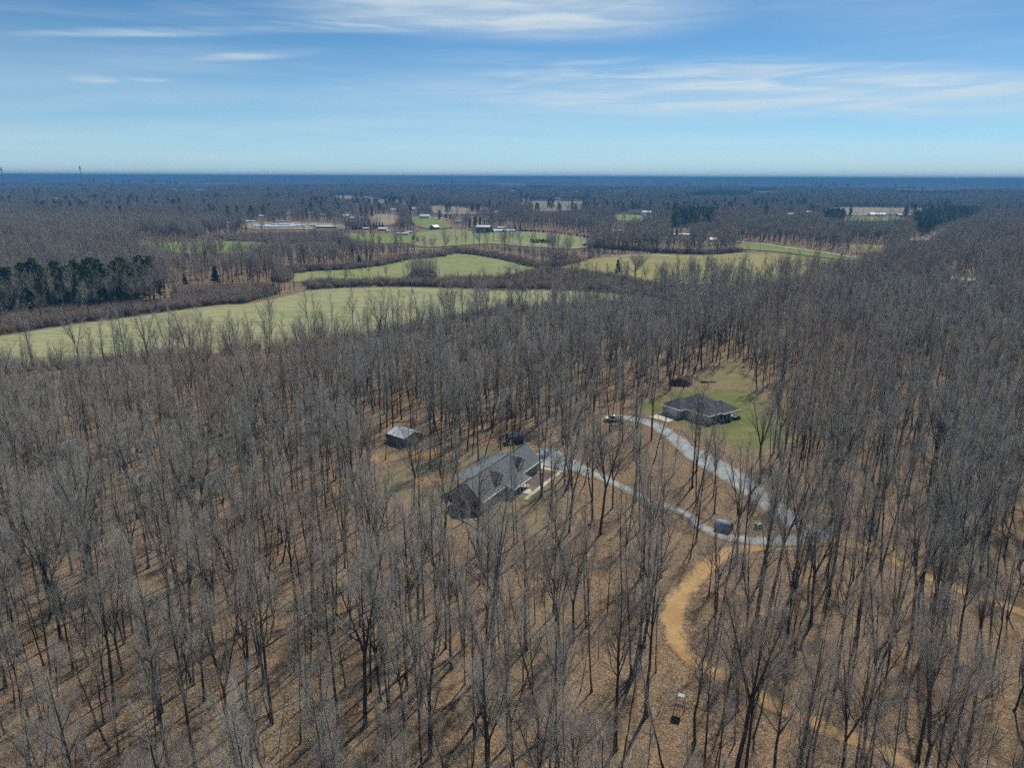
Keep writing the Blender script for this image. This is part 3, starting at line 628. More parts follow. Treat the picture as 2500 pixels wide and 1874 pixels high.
# ------------------------------------------------------------------ the hip-roofed house
def hip(mb, x0, x1, y0, y1, ze, slope, t=0.18):
    """hip roof over a rectangle, ridge along the longer side"""
    w, d = x1 - x0, y1 - y0; hgt_ = min(w, d) / 2 * slope
    if w >= d: A, B = (x0 + d / 2, (y0 + y1) / 2, ze + hgt_), (x1 - d / 2, (y0 + y1) / 2, ze + hgt_)
    else: A, B = ((x0 + x1) / 2, y0 + w / 2, ze + hgt_), ((x0 + x1) / 2, y1 - w / 2, ze + hgt_)
    c = [(x0, y0, ze), (x1, y0, ze), (x1, y1, ze), (x0, y1, ze)]
    if w >= d: faces = [[c[0], c[1], B, A], [c[1], c[2], B], [c[2], c[3], A, B], [c[3], c[0], A]]
    else: faces = [[c[0], c[1], A], [c[1], c[2], B, A], [c[2], c[3], B], [c[3], c[0], A, B]]
    vs_ = []; fs_ = []
    for f in faces:
        b = len(vs_); vs_ += f; fs_.append(tuple(range(b, b + len(f))))
    b = len(vs_); vs_ += [(p[0], p[1], ze - t) for p in c]; fs_.append((b + 3, b + 2, b + 1, b))
    for i in range(4):
        k = len(vs_); vs_ += [c[i], c[(i + 1) % 4], (c[(i + 1) % 4][0], c[(i + 1) % 4][1], ze - t), (c[i][0], c[i][1], ze - t)]; fs_.append((k, k + 3, k + 2, k + 1))
    mb.add(vs_, fs_); return hgt_
def hip_house():
    # local x = along the garage side towards the camera, local y = back along the porch front
    rz = math.atan2(-.8, .6)
    h = empty('hip_roofed_house', (49.4, 226.9, 0), rz, 'charcoal hip-roofed house with white eaves and columned porch', 'house')
    ZE = 2.95
    rects = [('main', 0.6, 15.6, 2.6, 16.4, 0.56, 0.0), ('garage', 0.0, 8.4, 0.0, 9.5, 0.62, -0.004), ('front', 7.9, 17.7, 2.64, 9.2, 0.72, -0.008), ('porch', 9.5, 18.9, 8.5, 17.0, 0.60, -0.012)]
    for k, x0, x1, y0, y1, sl, dz in rects:
        m = MB(); hip(m, x0, x1, y0, y1, ZE + dz, sl, 0.06); m.build('roof', M['roof_dark'], h)
    def fascia(pts):
        for a, b in zip(pts[:-1], pts[1:]):
            m = MB(); x0, x1 = sorted((a[0], b[0])); y0, y1 = sorted((a[1], b[1])); e = 0.11
            m.box(x0 - e, x1 + e, y0 - e, y1 + e, ZE - 0.36, ZE + 0.02); m.build('fascia', M['white'], h)
    fascia([(0.0, 0.0), (8.4, 0.0)]); fascia([(8.4, 0.1), (8.4, 2.5)]); fascia([(8.5, 2.64), (17.7, 2.64)]); fascia([(17.7, 2.75), (17.7, 8.4)]); fascia([(18.9, 8.5), (18.9, 17.0)]); fascia([(17.8, 8.5), (18.6, 8.5)])
    fascia([(0.0, 0.1), (0.0, 9.4)]); fascia([(9.6, 17.0), (18.8, 17.0)]); fascia([(0.6, 9.6), (0.6, 16.3)])
    o = 0.45
    def wall(x0, x1, y0, y1, mat='wall_olive'): m = MB(); m.box(x0, x1, y0, y1, 0, ZE - 0.1); m.build('wall', M[mat], h)
    wall(o, 8.4 - o, o, 9.0); wall(0.6 + o, 15.0, 9.02, 16.4 - o); wall(8.4 - o + 0.01, 17.7 - o, 2.64 + o, 8.98); wall(15.02, 16.0, 9.02, 16.4 - o, 'wall_dark')
    # garage door of four panels facing the drive
    gd = MB(); gd.box(1.7, 6.7, o - 0.05, o + 0.02, 0.03, 2.25); g = gd.build('garage_door', M['garage'], h)
    for k in range(4):
        m = MB(); m.box(1.78, 6.62, o - 0.075, o - 0.052, 0.08 + k * 0.545, 0.57 + k * 0.545); m.build('panel', M['garage'], g)
    for xx in (1.6, 6.7): m = MB(); m.box(xx, xx + 0.1, o - 0.09, o, 0, 2.35); m.build('door_trim', M['white'], g)
    window(h, 8.75, 9.65, 0.95, 2.2, 2.64 + o - 0.02, -1); window(h, 12.0, 13.0, 0.95, 2.2, 2.64 + o - 0.02, -1)
    window(h, 3.9, 4.7, 0.95, 2.2, 17.7 - o + 0.03, 1, 'x'); window(h, 5.2, 6.0, 0.95, 2.2, 17.7 - o + 0.03, 1, 'x'); window(h, 6.6, 7.4, 0.95, 2.2, 17.7 - o + 0.03, 1, 'x')
    for yy in (9.6, 13.4, 14.6): window(h, yy, yy + 0.9, 0.95, 2.25, 16.03, 1, 'x')
    m = MB(); m.box(16.0, 16.06, 11.3, 12.3, 0.35, 2.4); dr = m.build('front_door', M['wall_brown'], h)
    m = MB(); m.box(16.06, 16.1, 12.1, 12.2, 1.25, 1.4); m.build('door_handle', M['white'], dr)
    for yy in (8.75, 10.7, 12.65, 14.5, 16.15):
        m = MB(); m.box(18.3, 18.5, yy - .1, yy + .1, 0.36, ZE - 0.3); m.box(18.24, 18.56, yy - .16, yy + .16, 0.36, 0.52); m.box(18.24, 18.56, yy - .16, yy + .16, ZE - 0.42, ZE - 0.28); m.build('column', M['white'], h)
    m = MB(); m.box(17.2, 17.36, 3.0, 3.16, 0, ZE - 0.3); m.build('corner_board', M['white'], h)
    m = MB(); m.box(15.0, 18.7, 9.1, 16.4, 0, 0.35); m.build('porch_floor', M['slab'], h)
    m = MB(); m.box(18.36, 18.44, 12.7, 14.4, 1.1, 1.17)
    for q in range(8): m.box(18.38, 18.42, 12.8 + q * .21, 12.84 + q * .21, .4, 1.1)
    m.build('railing', M['white'], h)
    m = MB(); m.box(18.38, 18.44, 14.6, 16.1, 1.1, 1.17)
    for q in range(7): m.box(18.39, 18.43, 14.7 + q * .21, 14.74 + q * .21, .4, 1.1)
    m.build('railing', M['white'], h)
    m = MB(); m.box(18.75, 20.0, 11.0, 12.6, 0, 0.18); m.build('step', M['slab'], h)
    l2w = lambda x, y: (49.4 + x * .6 + y * .8, 226.9 - x * .8 + y * .6)
    poly_extra([l2w(*q) for q in ((-2, -7), (23, -2), (23, 19), (-2, 19))], 1.0)
    sheet('concrete_apron', np.array([l2w(*q) for q in ((1.2, 0.3), (7.4, 0.3), (8.2, -5.2), (0.6, -6.2))]), M['concrete'], 0.085, 'pale concrete apron before the white garage door', 1.2, 0, 0, keep_trees=1.0)
    # foundation shrubs are added with the planting
    return l2w
HIP_L2W = hip_house()

# ------------------------------------------------------------------ shed with bright metal roof
def shed():
    # local x along the gable front (towards the far right), local y along the side (towards the far left)
    rz = math.atan2(.775, .632)
    h = empty('shed', (-30.9, 193.9, 0), rz, 'grey shed with bright white metal roof in the woods', 'shed')
    W, D, ZE, ZR = 7.4, 8.0, 2.55, 3.75
    m = MB()
    for yy in (0.1, D - 0.1): m.prism([(0.2, 0), (W - 0.2, 0), (W - 0.2, ZE), (W / 2, ZR - 0.15), (0.2, ZE)], 'y', yy - .06, yy + .06)
    m.build('gable_wall', M['wall_grey'], h)
    m = MB(); m.box(0.16, 0.3, 0.17, D - .17, 0, ZE); m.box(W - .3, W - .16, 0.17, D - .17, 0, ZE); m.build('side_wall', M['wall_grey'], h)
    for s in (0, 1):
        pts = [(0, -0.1, ZE), (W / 2, -0.1, ZR), (W / 2, D + .1, ZR), (0, D + .1, ZE)] if s == 0 else [(W / 2, -0.1, ZR), (W, -0.1, ZE), (W, D + .1, ZE), (W / 2, D + .1, ZR)]
        m = MB(); m.slab(pts, 0.07); r = m.build('roof', M['roof_white'], h)
        for k in range(14):
            yy = k * 0.6; a = [(p[0], yy if i in (0, 1) else yy + 0.05, p[2] + 0.035) for i, p in enumerate(pts)]
            m = MB(); m.slab(a, 0.03); m.build('rib', M['roof_white'], r)
    m = MB(); m.box(2.0, 3.5, -0.03, 0.04, 0.02, 2.2); d = m.build('door', M['doorgrey'], h)
    m = MB(); m.box(3.55, 4.3, -0.03, 0.04, 0.02, 2.2); d2 = m.build('door', M['doorgrey'], h)
    m = MB(); m.box(3.35, 3.42, -0.09, -0.03, 1.0, 1.2); m.build('handle', M['dark'], d)
    for xx in (1.9, 3.5, 4.3): m = MB(); m.box(xx, xx + .06, -0.05, 0.04, 0, 2.3); m.build('door_trim', M['white'], d)
    l2w = lambda x, y: (-30.9 + x * .632 - y * .775, 193.9 + x * .775 + y * .632)
    poly_extra([l2w(*q) for q in ((-2, -3), (9, -3), (9, 10), (-2, 10))], 0.5)
shed()

def small_shed():
    h = empty('garden_shed', (0.9, 198.6, 0), R(20), 'small slate-roofed gambrel shed behind the dormered house', 'shed')
    m = MB(); prof = [(-1.5, 0), (1.5, 0), (1.5, 1.3), (1.25, 2.2), (0, 3.0), (-1.25, 2.2), (-1.5, 1.3)]
    m.prism(prof, 'x', -2.2, 2.2); m.build('wall', M['wall_dark'], h)
    for a, b in (((-1.62, 1.25), (-1.36, 2.25)), ((-1.36, 2.25), (0, 3.12)), ((0, 3.12), (1.36, 2.25)), ((1.36, 2.25), (1.62, 1.25))):
        m = MB(); m.slab([(-2.4, a[0], a[1]), (2.4, a[0], a[1]), (2.4, b[0], b[1]), (-2.4, b[0], b[1])], 0.07); m.build('roof', M['hutroof'], h)
    m = MB(); m.box(-2.24, -2.2, -0.6, 0.6, 0.05, 1.9); d = m.build('door', M['doorgrey'], h)
    m = MB(); m.box(-2.29, -2.24, 0.4, 0.47, 0.9, 1.1); m.build('handle', M['dark'], d)
    poly_extra([(-4, 195), (6, 195), (6, 203), (-4, 203)], 0.5)
small_shed()

def hoop_shelter():
    c = gp(1766, 1292); h = empty('hoop_shelter', (c[0], c[1], 0), R(-32), 'blue-grey arched shelter standing between the two drives', 'shelter'); h.scale = (.82, .82, .82)
    n = 12; w = 1.7; a = [(w * math.cos(math.pi * k / n), 0.9 + 1.75 * math.sin(math.pi * k / n)) for k in range(n + 1)]
    m = MB(); inner = [(p[0] * 0.965, 0.9 + (p[1] - 0.9) * 0.965) for p in a]; prof = a + inner[::-1]
    V = [(x, y, z) for x in (-2.1, 2.1) for (y, z) in prof]; k = len(prof)
    F = [(i, i + 1, i + 1 + k, i + k) for i in range(k - 1)] + [(k - 1, 0, k, 2 * k - 1)]
    for e in (0, k):
        for i in range(n): F.append((e + i, e + i + 1, e + k - 2 - i, e + k - 1 - i))
    m.add(V, F); m.build('cover', M['bluegrey'], h)
    for x in (-2.0, -0.7, 0.7, 2.0):
        m = MB()
        for s in (-1, 1): m.bar((x, s * 1.66, 0), (x, s * 1.66, 0.95), 0.04)
        for i in range(n): m.bar((x, a[i][0] * .95, .9 + (a[i][1] - .9) * .95), (x, a[i + 1][0] * .95, .9 + (a[i + 1][1] - .9) * .95), 0.035, 5)
        m.build('hoop', M['dark'], h)
    for s in (-1, 1): m = MB(); m.box(-2.1, 2.1, s * 1.72 - .03, s * 1.72 + .03, 0.1, 0.9); m.build('side_board', M['wall_grey'], h)
    poly_extra([(c[0] - 3, c[1] - 3), (c[0] + 3, c[1] - 3), (c[0] + 3, c[1] + 3), (c[0] - 3, c[1] + 3)], 0)
hoop_shelter()

def transformer():
    c = gp(1851, 1288); h = empty('utility_box', (c[0], c[1], 0), R(25), 'green utility box in the woods near the drive junction', 'utility box')
    m = MB(); m.box(-.75, .75, -.65, .65, 0, .12); m.build('pad', M['slab'], h)
    m = MB(); m.prism([(-.55, .12), (.55, .12), (.55, .95), (.45, 1.05), (-.45, 1.05), (-.55, .95)], 'x', -.65, .65); m.build('cabinet', M['green_box'], h)
    m = MB(); m.box(-.69, .69, -.6, .58, 1.05, 1.12); m.build('lid', M['green_box'], h)
    m = MB(); m.box(-.02, .02, -.58, -.55, .2, .9); m.box(.06, .12, -.6, -.55, .5, .62); m.build('latch', M['dark'], h)
transformer()

def stand():
    c = gp(1657, 1740); h = empty('hunting_stand', (c[0], c[1], 0), R(-20), 'small hunting stand with white panels on dark legs', 'hunting stand')
    for sx in (-1, 1):
        for sy in (-1, 1): m = MB(); m.bar((sx * .75, sy * .75, 0), (sx * .5, sy * .5, 1.7), .045); m.build('leg', M['dark'], h)
    m = MB(); m.box(-.65, .65, -.65, .65, 1.7, 1.76); m.build('platform', M['wall_brown'], h)
    m = MB(); m.box(-.6, .6, -.64, -.6, 1.76, 2.2); m.build('panel', M['pale'], h)
    m = MB(); m.box(-.64, -.6, -.58, .58, 1.76, 2.2); m.build('panel', M['pale'], h)
    for sx in (-1, 1): m = MB(); m.bar((sx * .58, .58, 1.76), (sx * .58, .58, 2.9), .035); m.bar((sx * .58, -.58, 1.76), (sx * .58, -.58, 2.7), .035); m.build('post', M['dark'], h)
    m = MB(); m.slab([(-.3, .1, 2.84), (.6, .1, 2.84), (.6, .7, 2.95), (-.3, .7, 2.95)], .04); m.build('roof', M['pale'], h)
    m = MB()
    for s in (-.2, .2): m.bar((s, -1.2, 0), (s, -.62, 1.75), .025)
    for k in range(5): m.bar((-.2, -1.2 + .58 * (k + .5) / 5, 1.75 * (k + .5) / 5), (.2, -1.2 + .58 * (k + .5) / 5, 1.75 * (k + .5) / 5), .02)
    m.build('ladder', M['dark'], h)
    poly_extra([(c[0] - 2, c[1] - 2), (c[0] + 2, c[1] - 2), (c[0] + 2, c[1] + 2), (c[0] - 2, c[1] + 2)], 0)
stand()

def pickup():
    c = gp(1498, 1027); h = empty('pickup_truck', (c[0], c[1], 0.055), R(178), 'silver pickup truck parked on the drive end', 'truck')
    # profile along x (front = +x)
    b = MB(); W = 0.95
    b.prism([(-2.85, .55), (-2.85, 1.05), (-.55, 1.08), (-.5, .62), (-.55, .5), (-2.6, .5)], 'y', -W, W); bed = b.build('bed', M['truck'], h, bevel=.03)
    m = MB(); m.box(-2.7, -.65, -.82, .82, 1.055, 1.10); m.build('bed_floor', M['dark'], bed)
    for s in (-1, 1): m = MB(); m.box(-2.8, -.6, s * .9 - .05, s * .9 + .05, 1.05, 1.28); m.build('bed_side', M['truck'], bed)
    m = MB(); m.box(-2.88, -2.8, -.9, .9, .7, 1.28); m.build('tailgate', M['truck'], bed)
    b = MB(); b.prism([(-.5, .5), (2.7, .5), (2.85, .7), (2.8, 1.0), (2.6, 1.12), (1.5, 1.2), (-.5, 1.2)], 'y', -W, W); body = b.build('body', M['truck'], h, bevel=.05)
    b = MB(); b.prism([(-.5, 1.2), (1.5, 1.2), (.75, 1.82), (.5, 1.87), (-.25, 1.87), (-.45, 1.8)], 'y', -.82, .82); cab = b.build('cab', M['truck'], h, bevel=.04)
    m = MB(); m.slab([(1.40, -.74, 1.305), (1.40, .74, 1.305), (.80, .68, 1.80), (.80, -.68, 1.80)], .03); m.build('windscreen', M['glass'], cab)
    for s in (-1, 1):
        m = MB(); m.prism([(.55, 1.25), (1.25, 1.25), (.7, 1.74), (.55, 1.76)], 'y', s * .825 - .01, s * .825 + .01); m.build('side_window', M['glass'], cab)
        m = MB(); m.prism([(-.38, 1.25), (.45, 1.25), (.45, 1.76), (-.32, 1.76)], 'y', s * .825 - .01, s * .825 + .01); m.build('side_window', M['glass'], cab)
        m = MB(); m.box(1.15, 1.3, s * 1.0 - .12, s * 1.0 + .12, 1.2, 1.38); m.build('mirror', M['dark'], body)
        m = MB(); m.box(2.72, 2.86, s * .72 - .16, s * .72 + .16, .78, .98); m.build('headlight', M['white'], body)
        m = MB(); m.box(-2.9, -2.84, s * .86 - .07, s * .86 + .07, .75, 1.1); m.build('tail_light', M['redroof'], bed)
        for xx in (1.85, -1.75):
            m = MB(); n = 16; m.prism([(xx + .39 * math.cos(2 * math.pi * k / n), .39 + .39 * math.sin(2 * math.pi * k / n)) for k in range(n)], 'y', s * .88 - .13, s * .88 + .13); wh = m.build('wheel', M['black'], h)
            m = MB(); m.prism([(xx + .22 * math.cos(2 * math.pi * k / n), .39 + .22 * math.sin(2 * math.pi * k / n)) for k in range(n)], 'y', s * 1.0 - .03, s * 1.0 + .03); m.build('rim', M['doorgrey'], wh)
    m = MB(); m.box(-.48, -.44, -.6, .6, 1.3, 1.74); m.build('rear_window', M['glass'], cab)
    m = MB(); m.box(2.84, 2.92, -.9, .9, .45, .68); m.build('bumper', M['doorgrey'], body)
    m = MB(); m.box(-2.98, -2.88, -.9, .9, .45, .66); m.build('bumper', M['doorgrey'], bed)
    m = MB(); m.box(2.83, 2.87, -.5, .5, .76, 1.0); m.build('grille', M['dark'], body)
pickup()

# ------------------------------------------------------------------ far buildings
SIGHT = []          # pixel windows in which a far building stands in view
def at(u, v): return gp(u, v)
def barn(name, u, v, w, d, ze, zr, az, wall, roof, label, cat='barn', doors=1, wins=2, lean=False):
    """gable building: w along its ridge (local x), d deep; door in the gable, windows along the side"""
    c = at(u, v); h = empty(name, tuple(c), R(az), label, cat)
    m = MB()
    for s in (-1, 1): m.box(-w / 2, w / 2, s * d / 2 - .1, s * d / 2 + .1, -1, ze)
    m.build('wall', M[wall], h)
    m = MB()
    for s in (-1, 1): m.prism([(-d / 2 + .1, -1), (d / 2 - .1, -1), (d / 2 - .1, ze), (0, zr - .2), (-d / 2 + .1, ze)], 'x', s * (w / 2 - .12) - .1, s * (w / 2 - .12) + .1)
    m.build('gable_wall', M[wall], h)
    o = 0.5
    for s in (-1, 1):
        q = [(-w / 2 - o, s * (d / 2 + o), ze - .1), (w / 2 + o, s * (d / 2 + o), ze - .1), (w / 2 + o, 0, zr), (-w / 2 - o, 0, zr)]
        m = MB(); m.slab(q if s < 0 else q[::-1], .15); m.build('roof', M[roof], h)
    for k in range(doors):
        for s in (-1, 1):
            m = MB(); m.box(s * (w / 2 + .02) - .06, s * (w / 2 + .02) + .06, -min(1.8, d * .25), min(1.8, d * .25), -.2, min(ze * .85, 3)); m.build('door', M['doorgrey'], h)
    for k in range(wins):
        xx = -w / 2 + w * (k + .5) / wins
        for s in (-1, 1):
            m = MB(); m.box(xx - .6, xx + .6, s * (d / 2 + .1) - .05, s * (d / 2 + .1) + .05, ze * .35, ze * .8); f = m.build('window', M['white'], h)
            m = MB(); m.box(xx - .5, xx + .5, s * (d / 2 + .12) - .06, s * (d / 2 + .12) + .06, ze * .38, ze * .77); m.build('pane', M['glass'], f)
    pw = w / 2 * FPX / c[1] + 1.5; ph = zr * FPX / c[1]; SIGHT.append(np.array([(u - pw, v - ph), (u + pw, v - ph), (u + pw, v + .5), (u - pw, v + .5)]))
    r = max(w, d) * 0.75 + 4; CLEAR.append((np.array([(c[0] + r * math.cos(t), c[1] + r * math.sin(t)) for t in np.linspace(0, 2 * math.pi, 9)[:-1]]), 0.0))
    # keep the sight line open: nothing tall right in front
    back = c[:2] * (1 - 34 / np.hypot(*c[:2])); CLEAR.append((np.array([(c[0] - r, c[1]), (c[0] + r, c[1]), (back[0] + r, back[1]), (back[0] - r, back[1])]), 0.0))
    return h
def hoop_house(u, v, w, l, az, label, end='green_end'):
    c = at(u, v); h = empty('greenhouse', tuple(c), R(az), label, 'greenhouse', 'white hoop greenhouses')
    n = 12; prof = [(w / 2 * math.cos(math.pi * k / n), 0.8 + w * 0.42 * math.sin(math.pi * k / n)) for k in range(n + 1)]
    prof = [(w / 2, -.5)] + prof + [(-w / 2, -.5)]; k = len(prof)
    m = MB(); V = [(x, p[0], p[1]) for x in (0, l) for p in prof]; m.add(V, [(i, i + 1, i + 1 + k, i + k) for i in range(k - 1)]); m.build('film_cover', M['plastic_white'], h, True)
    for x in (0.05, l - .05):
        m = MB(); m.prism(prof, 'x', x - .03, x + .03); e = m.build('end_wall', M[end], h)
        m = MB(); m.box(x - .1, x + .1, -1, 1, -.4, 2.1); m.build('door', M['dark'], e)
    for q in range(1, 6):
        x = l * q / 6; m = MB()
        for i in range(len(prof) - 1): m.bar((x, prof[i][0] * 1.005, prof[i][1] * 1.005), (x, prof[i + 1][0] * 1.005, prof[i + 1][1] * 1.005), .06, 4)
        m.build('hoop', M['white'], h)
    SIGHT.append(np.array([(u - 7, v - 8), (u + 30, v - 9), (u + 30, v + .5), (u - 7, v + .5)]))
    cc = c[:2]; r = l * .6 + 3; ctr = cc + np.array([math.cos(R(az)), math.sin(R(az))]) * l / 2
    CLEAR.append((np.array([(ctr[0] + r * math.cos(t), ctr[1] + r * math.sin(t)) for t in np.linspace(0, 2 * math.pi, 9)[:-1]]), 0.0))
    back = ctr * (1 - 40 / np.hypot(*ctr)); CLEAR.append((np.array([(ctr[0] - r, ctr[1]), (ctr[0] + r, ctr[1]), (back[0] + r, back[1]), (back[0] - r, back[1])]), 0.0))

hoop_house(620, 556, 8, 26, 24, 'greenhouse with a green end wall, first of the white row')
hoop_house(638, 557, 8, 26, 24, 'white greenhouse, second of the front row', 'wall_grey')
hoop_house(657, 557.5, 8, 26, 24, 'white greenhouse, third of the front row', 'wall_grey')
hoop_house(677, 557, 8, 26, 24, 'white greenhouse, last of the front row next to a blue-green end', 'plastic_white')
hoop_house(662, 551, 8, 28, 24, 'white greenhouse half hidden behind the front row', 'plastic_white')
hoop_house(681, 551, 8, 24, 24, 'white greenhouse at the back beside the pink roof', 'plastic_white')
hoop_house(706, 555, 8.5, 24, 22, 'greenhouse with a round blue-green end wall, apart from the row')
hoop_house(733, 553, 6, 8, 15, 'small white greenhouse beyond the others', 'plastic_white')
hoop_house(1203, 568, 9, 17, 25, 'hoop house with a dark open end beside the big barn', 'wall_dark')
hoop_house(1229, 568, 9, 17, 25, 'hoop house with a dark end under the white blossom tree', 'wall_dark')
barn('long_shed', 613, 543, 15, 6, 2.6, 3.6, 3, 'white', 'roof_white', 'small long white shed behind the greenhouses', 'shed')
barn('long_shed', 690, 545, 30, 8, 3, 4.4, 2, 'wall_brown', 'redroof', 'long pinkish-roofed shed behind the greenhouses', 'shed', wins=4)
barn('long_shed', 798, 559, 31, 9, 4, 5.4, 1, 'wall_grey', 'roof_white', 'long grey shed with a white roof near the cedar row', 'shed', wins=5)
barn('small_shed', 766, 553, 11, 6, 3, 4, 0, 'white', 'roof_white', 'small white shed beside the long grey one', 'shed')
barn('small_shed', 894, 561, 9, 6, 2.6, 3.6, -3, 'wall_pale', 'roof_white', 'little white-roofed shed in front of the cedar row', 'shed')
barn('farmhouse', 936, 563, 14, 9, 3, 5, -6, 'wall_pale', 'roof_white', 'low white-roofed farmhouse beyond the green field', 'house', wins=4)
barn('small_shed', 948, 566, 5, 4, 2.2, 3.2, -6, 'white', 'roof_white', 'tiny white outbuilding beside the low farmhouse', 'shed')
barn('mobile_home', 983, 575, 17, 4.5, 3.3, 3.9, -3, 'white', 'roof_white', 'white box trailer at the sandy yard', 'trailer', wins=4)
barn('mobile_home', 999, 571, 9, 4, 3, 3.6, 4, 'wall_pale', 'roof_white', 'smaller pale trailer behind the white box trailer', 'trailer')
barn('metal_barn', 1038, 534, 19, 13, 5.5, 8, -8, 'white', 'roof_white', 'white metal barn above the bright green paddock', 'barn', wins=3)
barn('red_barn', 1061, 560, 13, 9, 3.6, 6.8, 60, 'wall_brown', 'roof_white', 'red-brown barn with a white roof below the paddock', 'barn', wins=1)
barn('big_barn', 1182, 568, 20, 16, 8.5, 10.5, -16, 'wall_dark', 'roof_white', 'big dark-walled barn with a pale roof', 'barn', wins=0)
barn('small_shed', 1224, 561, 11, 6, 3.5, 4.6, 2, 'wall_pale', 'roof_white', 'pale shed behind the hoop houses', 'shed')
barn('red_roofed_house', 1182, 517, 26, 14, 4, 9, -10, 'white', 'redroof', 'white house with a faded red roof beyond the tan field', 'house', wins=4)
barn('small_shed', 1212, 520, 8, 6, 3, 4, 5, 'white', 'roof_white', 'small white shed at the wood edge past the red roof', 'shed')
barn('blue_roofed_house', 1554, 524, 38, 13, 4, 10, -4, 'wall_pale', 'blueroof', 'long blue-roofed house above the bright round lawn', 'house', wins=7)
barn('white_house', 1579, 525, 20, 10, 6, 9, -4, 'white', 'roof_white', 'white house adjoining the blue-roofed one', 'house', wins=6)
barn('mobile_home', 1668, 577, 19, 5, 3, 3.8, -5, 'white', 'roof_white', 'white trailer home beside four dark conifers', 'trailer', wins=4)
barn('small_shed', 1643, 576, 13, 5, 2.6, 3.4, -3, 'wall_pale', 'roof_white', 'pale shed under the four dark conifers', 'shed')
barn('long_shed', 1506, 566, 18, 5, 2.4, 3.2, -2, 'white', 'roof_white', 'long low white roof seen over bare trees', 'shed')
barn('white_barn', 2140, 528, 36, 14, 4.5, 8, 2, 'white', 'roof_white', 'long white barn between two far fields', 'barn', wins=5)
barn('farmhouse', 2206, 529, 28, 11, 4, 7, -3, 'wall_dark', 'roof_metal', 'dark farmhouse next to the long white barn', 'house', wins=4)
barn('cottage', 2324, 690, 6, 5, 3, 4.5, 10, 'wall_pale', 'roof_white', 'small white-roofed cottage in the bare woods', 'house')
barn('cottage', 2358, 693, 12, 7, 3, 4.6, -12, 'wall_grey', 'roof_white', 'white-roofed house beside the row of dark cedars', 'house', wins=3)
barn('cottage', 2496, 700, 6, 5, 3, 4.4, 0, 'white', 'roof_white', 'white building at the very edge of the photograph', 'house')
FARB = [(5, 466, 40, 'white-roofed works at the edge below dark pines'), (23, 464, 45, 'pair-mate of the white works, a little farther in'), (76, 443, 50, 'lone white roof before the skyline pines'), (139, 486, 26, 'white house in a far copse'),
        (333, 499, 16, 'tiny white house in the bare woods'), (318, 465, 30, 'white roof below the long dark pine row'), (336, 465, 26, 'second white roof below the long dark pine row'), (420, 467, 80, 'long bluish roof of a far works'), (490, 468, 80, 'second long bluish roof of a far works'),
        (745, 456, 60, 'far pale buildings above the blossoming trees'), (1010, 433.8, 160, 'white speck of a building on the skyline'), (1250, 467, 40, 'far pale roofs under dark trees'), (1372, 472, 40, 'far pale roof in the wooded plain'), (1408, 470, 40, 'far white roof beside round dark trees'),
        (1490, 467, 46, 'far white houses in the wooded plain'), (1515, 468, 40, 'second far white house in the wooded plain'), (1470, 441, 150, 'far white works near the skyline'), (1585, 444, 140, 'far white works under the skyline haze'), (2181, 449, 90, 'white speck before the blue hills'),
        (1930, 525, 16, 'pale house behind bare hedgerow trees'), (912, 487, 24, 'far white roof by the olive field')]
for u, v, w, lab in FARB:
    barn('far_building', u, v, w, w * .45, max(3, w * .11), max(4.5, w * .17), random.uniform(-15, 15), 'white' if 'blu' not in lab else 'roof_metal', 'roof_white' if 'blu' not in lab else 'roof_metal', lab, 'building', doors=0, wins=0)

NEWB = [(640, 531, 12, 'pale house left of the greenhouse pines', 'white', 'roof_white'), (706, 526, 11, 'white cottage under small blossoming trees', 'white', 'roof_metal'), (756, 524, 12, 'grey-roofed cottage behind the greenhouse pines', 'wall_pale', 'roof_metal'), (846, 530, 15, 'white house below the largest blossoming tree', 'white', 'roof_white'), (862, 536, 12, 'low pale house right of the blossoming trees', 'wall_pale', 'roof_white'), (790, 529, 10, 'small brown-roofed cottage among bare trees', 'wall_pale', 'redroof'), (1010, 512, 14, 'white farm building left of the tan field', 'white', 'roof_white'), (985, 500, 16, 'pale roof by the far lane', 'white', 'roof_metal'), (960, 515, 12, 'tiny white house before the far lane', 'white', 'roof_white'), (1120, 545, 11, 'small pale house right of the red-brown barn', 'wall_pale', 'roof_metal'), (1360, 486, 18, 'pale house above the square tan field', 'white', 'roof_white'), (1700, 508, 14, 'white house above the dark plantation', 'white', 'roof_white'), (1870, 523, 14, 'dark-roofed house behind the hedgerow trees', 'wall_pale', 'blueroof'), (1975, 520, 14, 'pale house left of the far white barn', 'white', 'roof_metal'), (560, 548, 10, 'small white shed left of the greenhouses', 'white', 'roof_white'), (1740, 590, 9, 'little white shed by the country road', 'white', 'roof_white')]
for u, v, w, lab, wl, rf in NEWB: barn('cottage', u, v, w, w * .6, 3, 5, random.uniform(-25, 25), wl, rf, lab, 'house', wins=3)
def far_car(u, v, lab, mat):
    c = at(u, v); h = empty('parked_car', tuple(c + np.array([0, 0, c[1] * .0011 + .3])), R(10), lab, 'car')
    m = MB(); m.prism([(-2.2, .35), (2.2, .35), (2.25, .75), (1.3, .9), (-2.1, .95)], 'y', -.9, .9); m.build('body', M[mat], h, bevel=.06)
    m = MB(); m.prism([(-1.9, .92), (1.1, .92), (.5, 1.5), (-1.5, 1.5)], 'y', -.78, .78); m.build('cab', M['glass'], h)
    for xx in (-1.4, 1.4):
        for s in (-1, 1): m = MB(); m.prism([(xx + .34 * math.cos(k * math.pi / 6), .34 + .34 * math.sin(k * math.pi / 6)) for k in range(12)], 'y', s * .85 - .1, s * .85 + .1); m.build('wheel', M['black'], h)
far_car(1097, 537, 'dark car on the white concrete yard', 'dark')

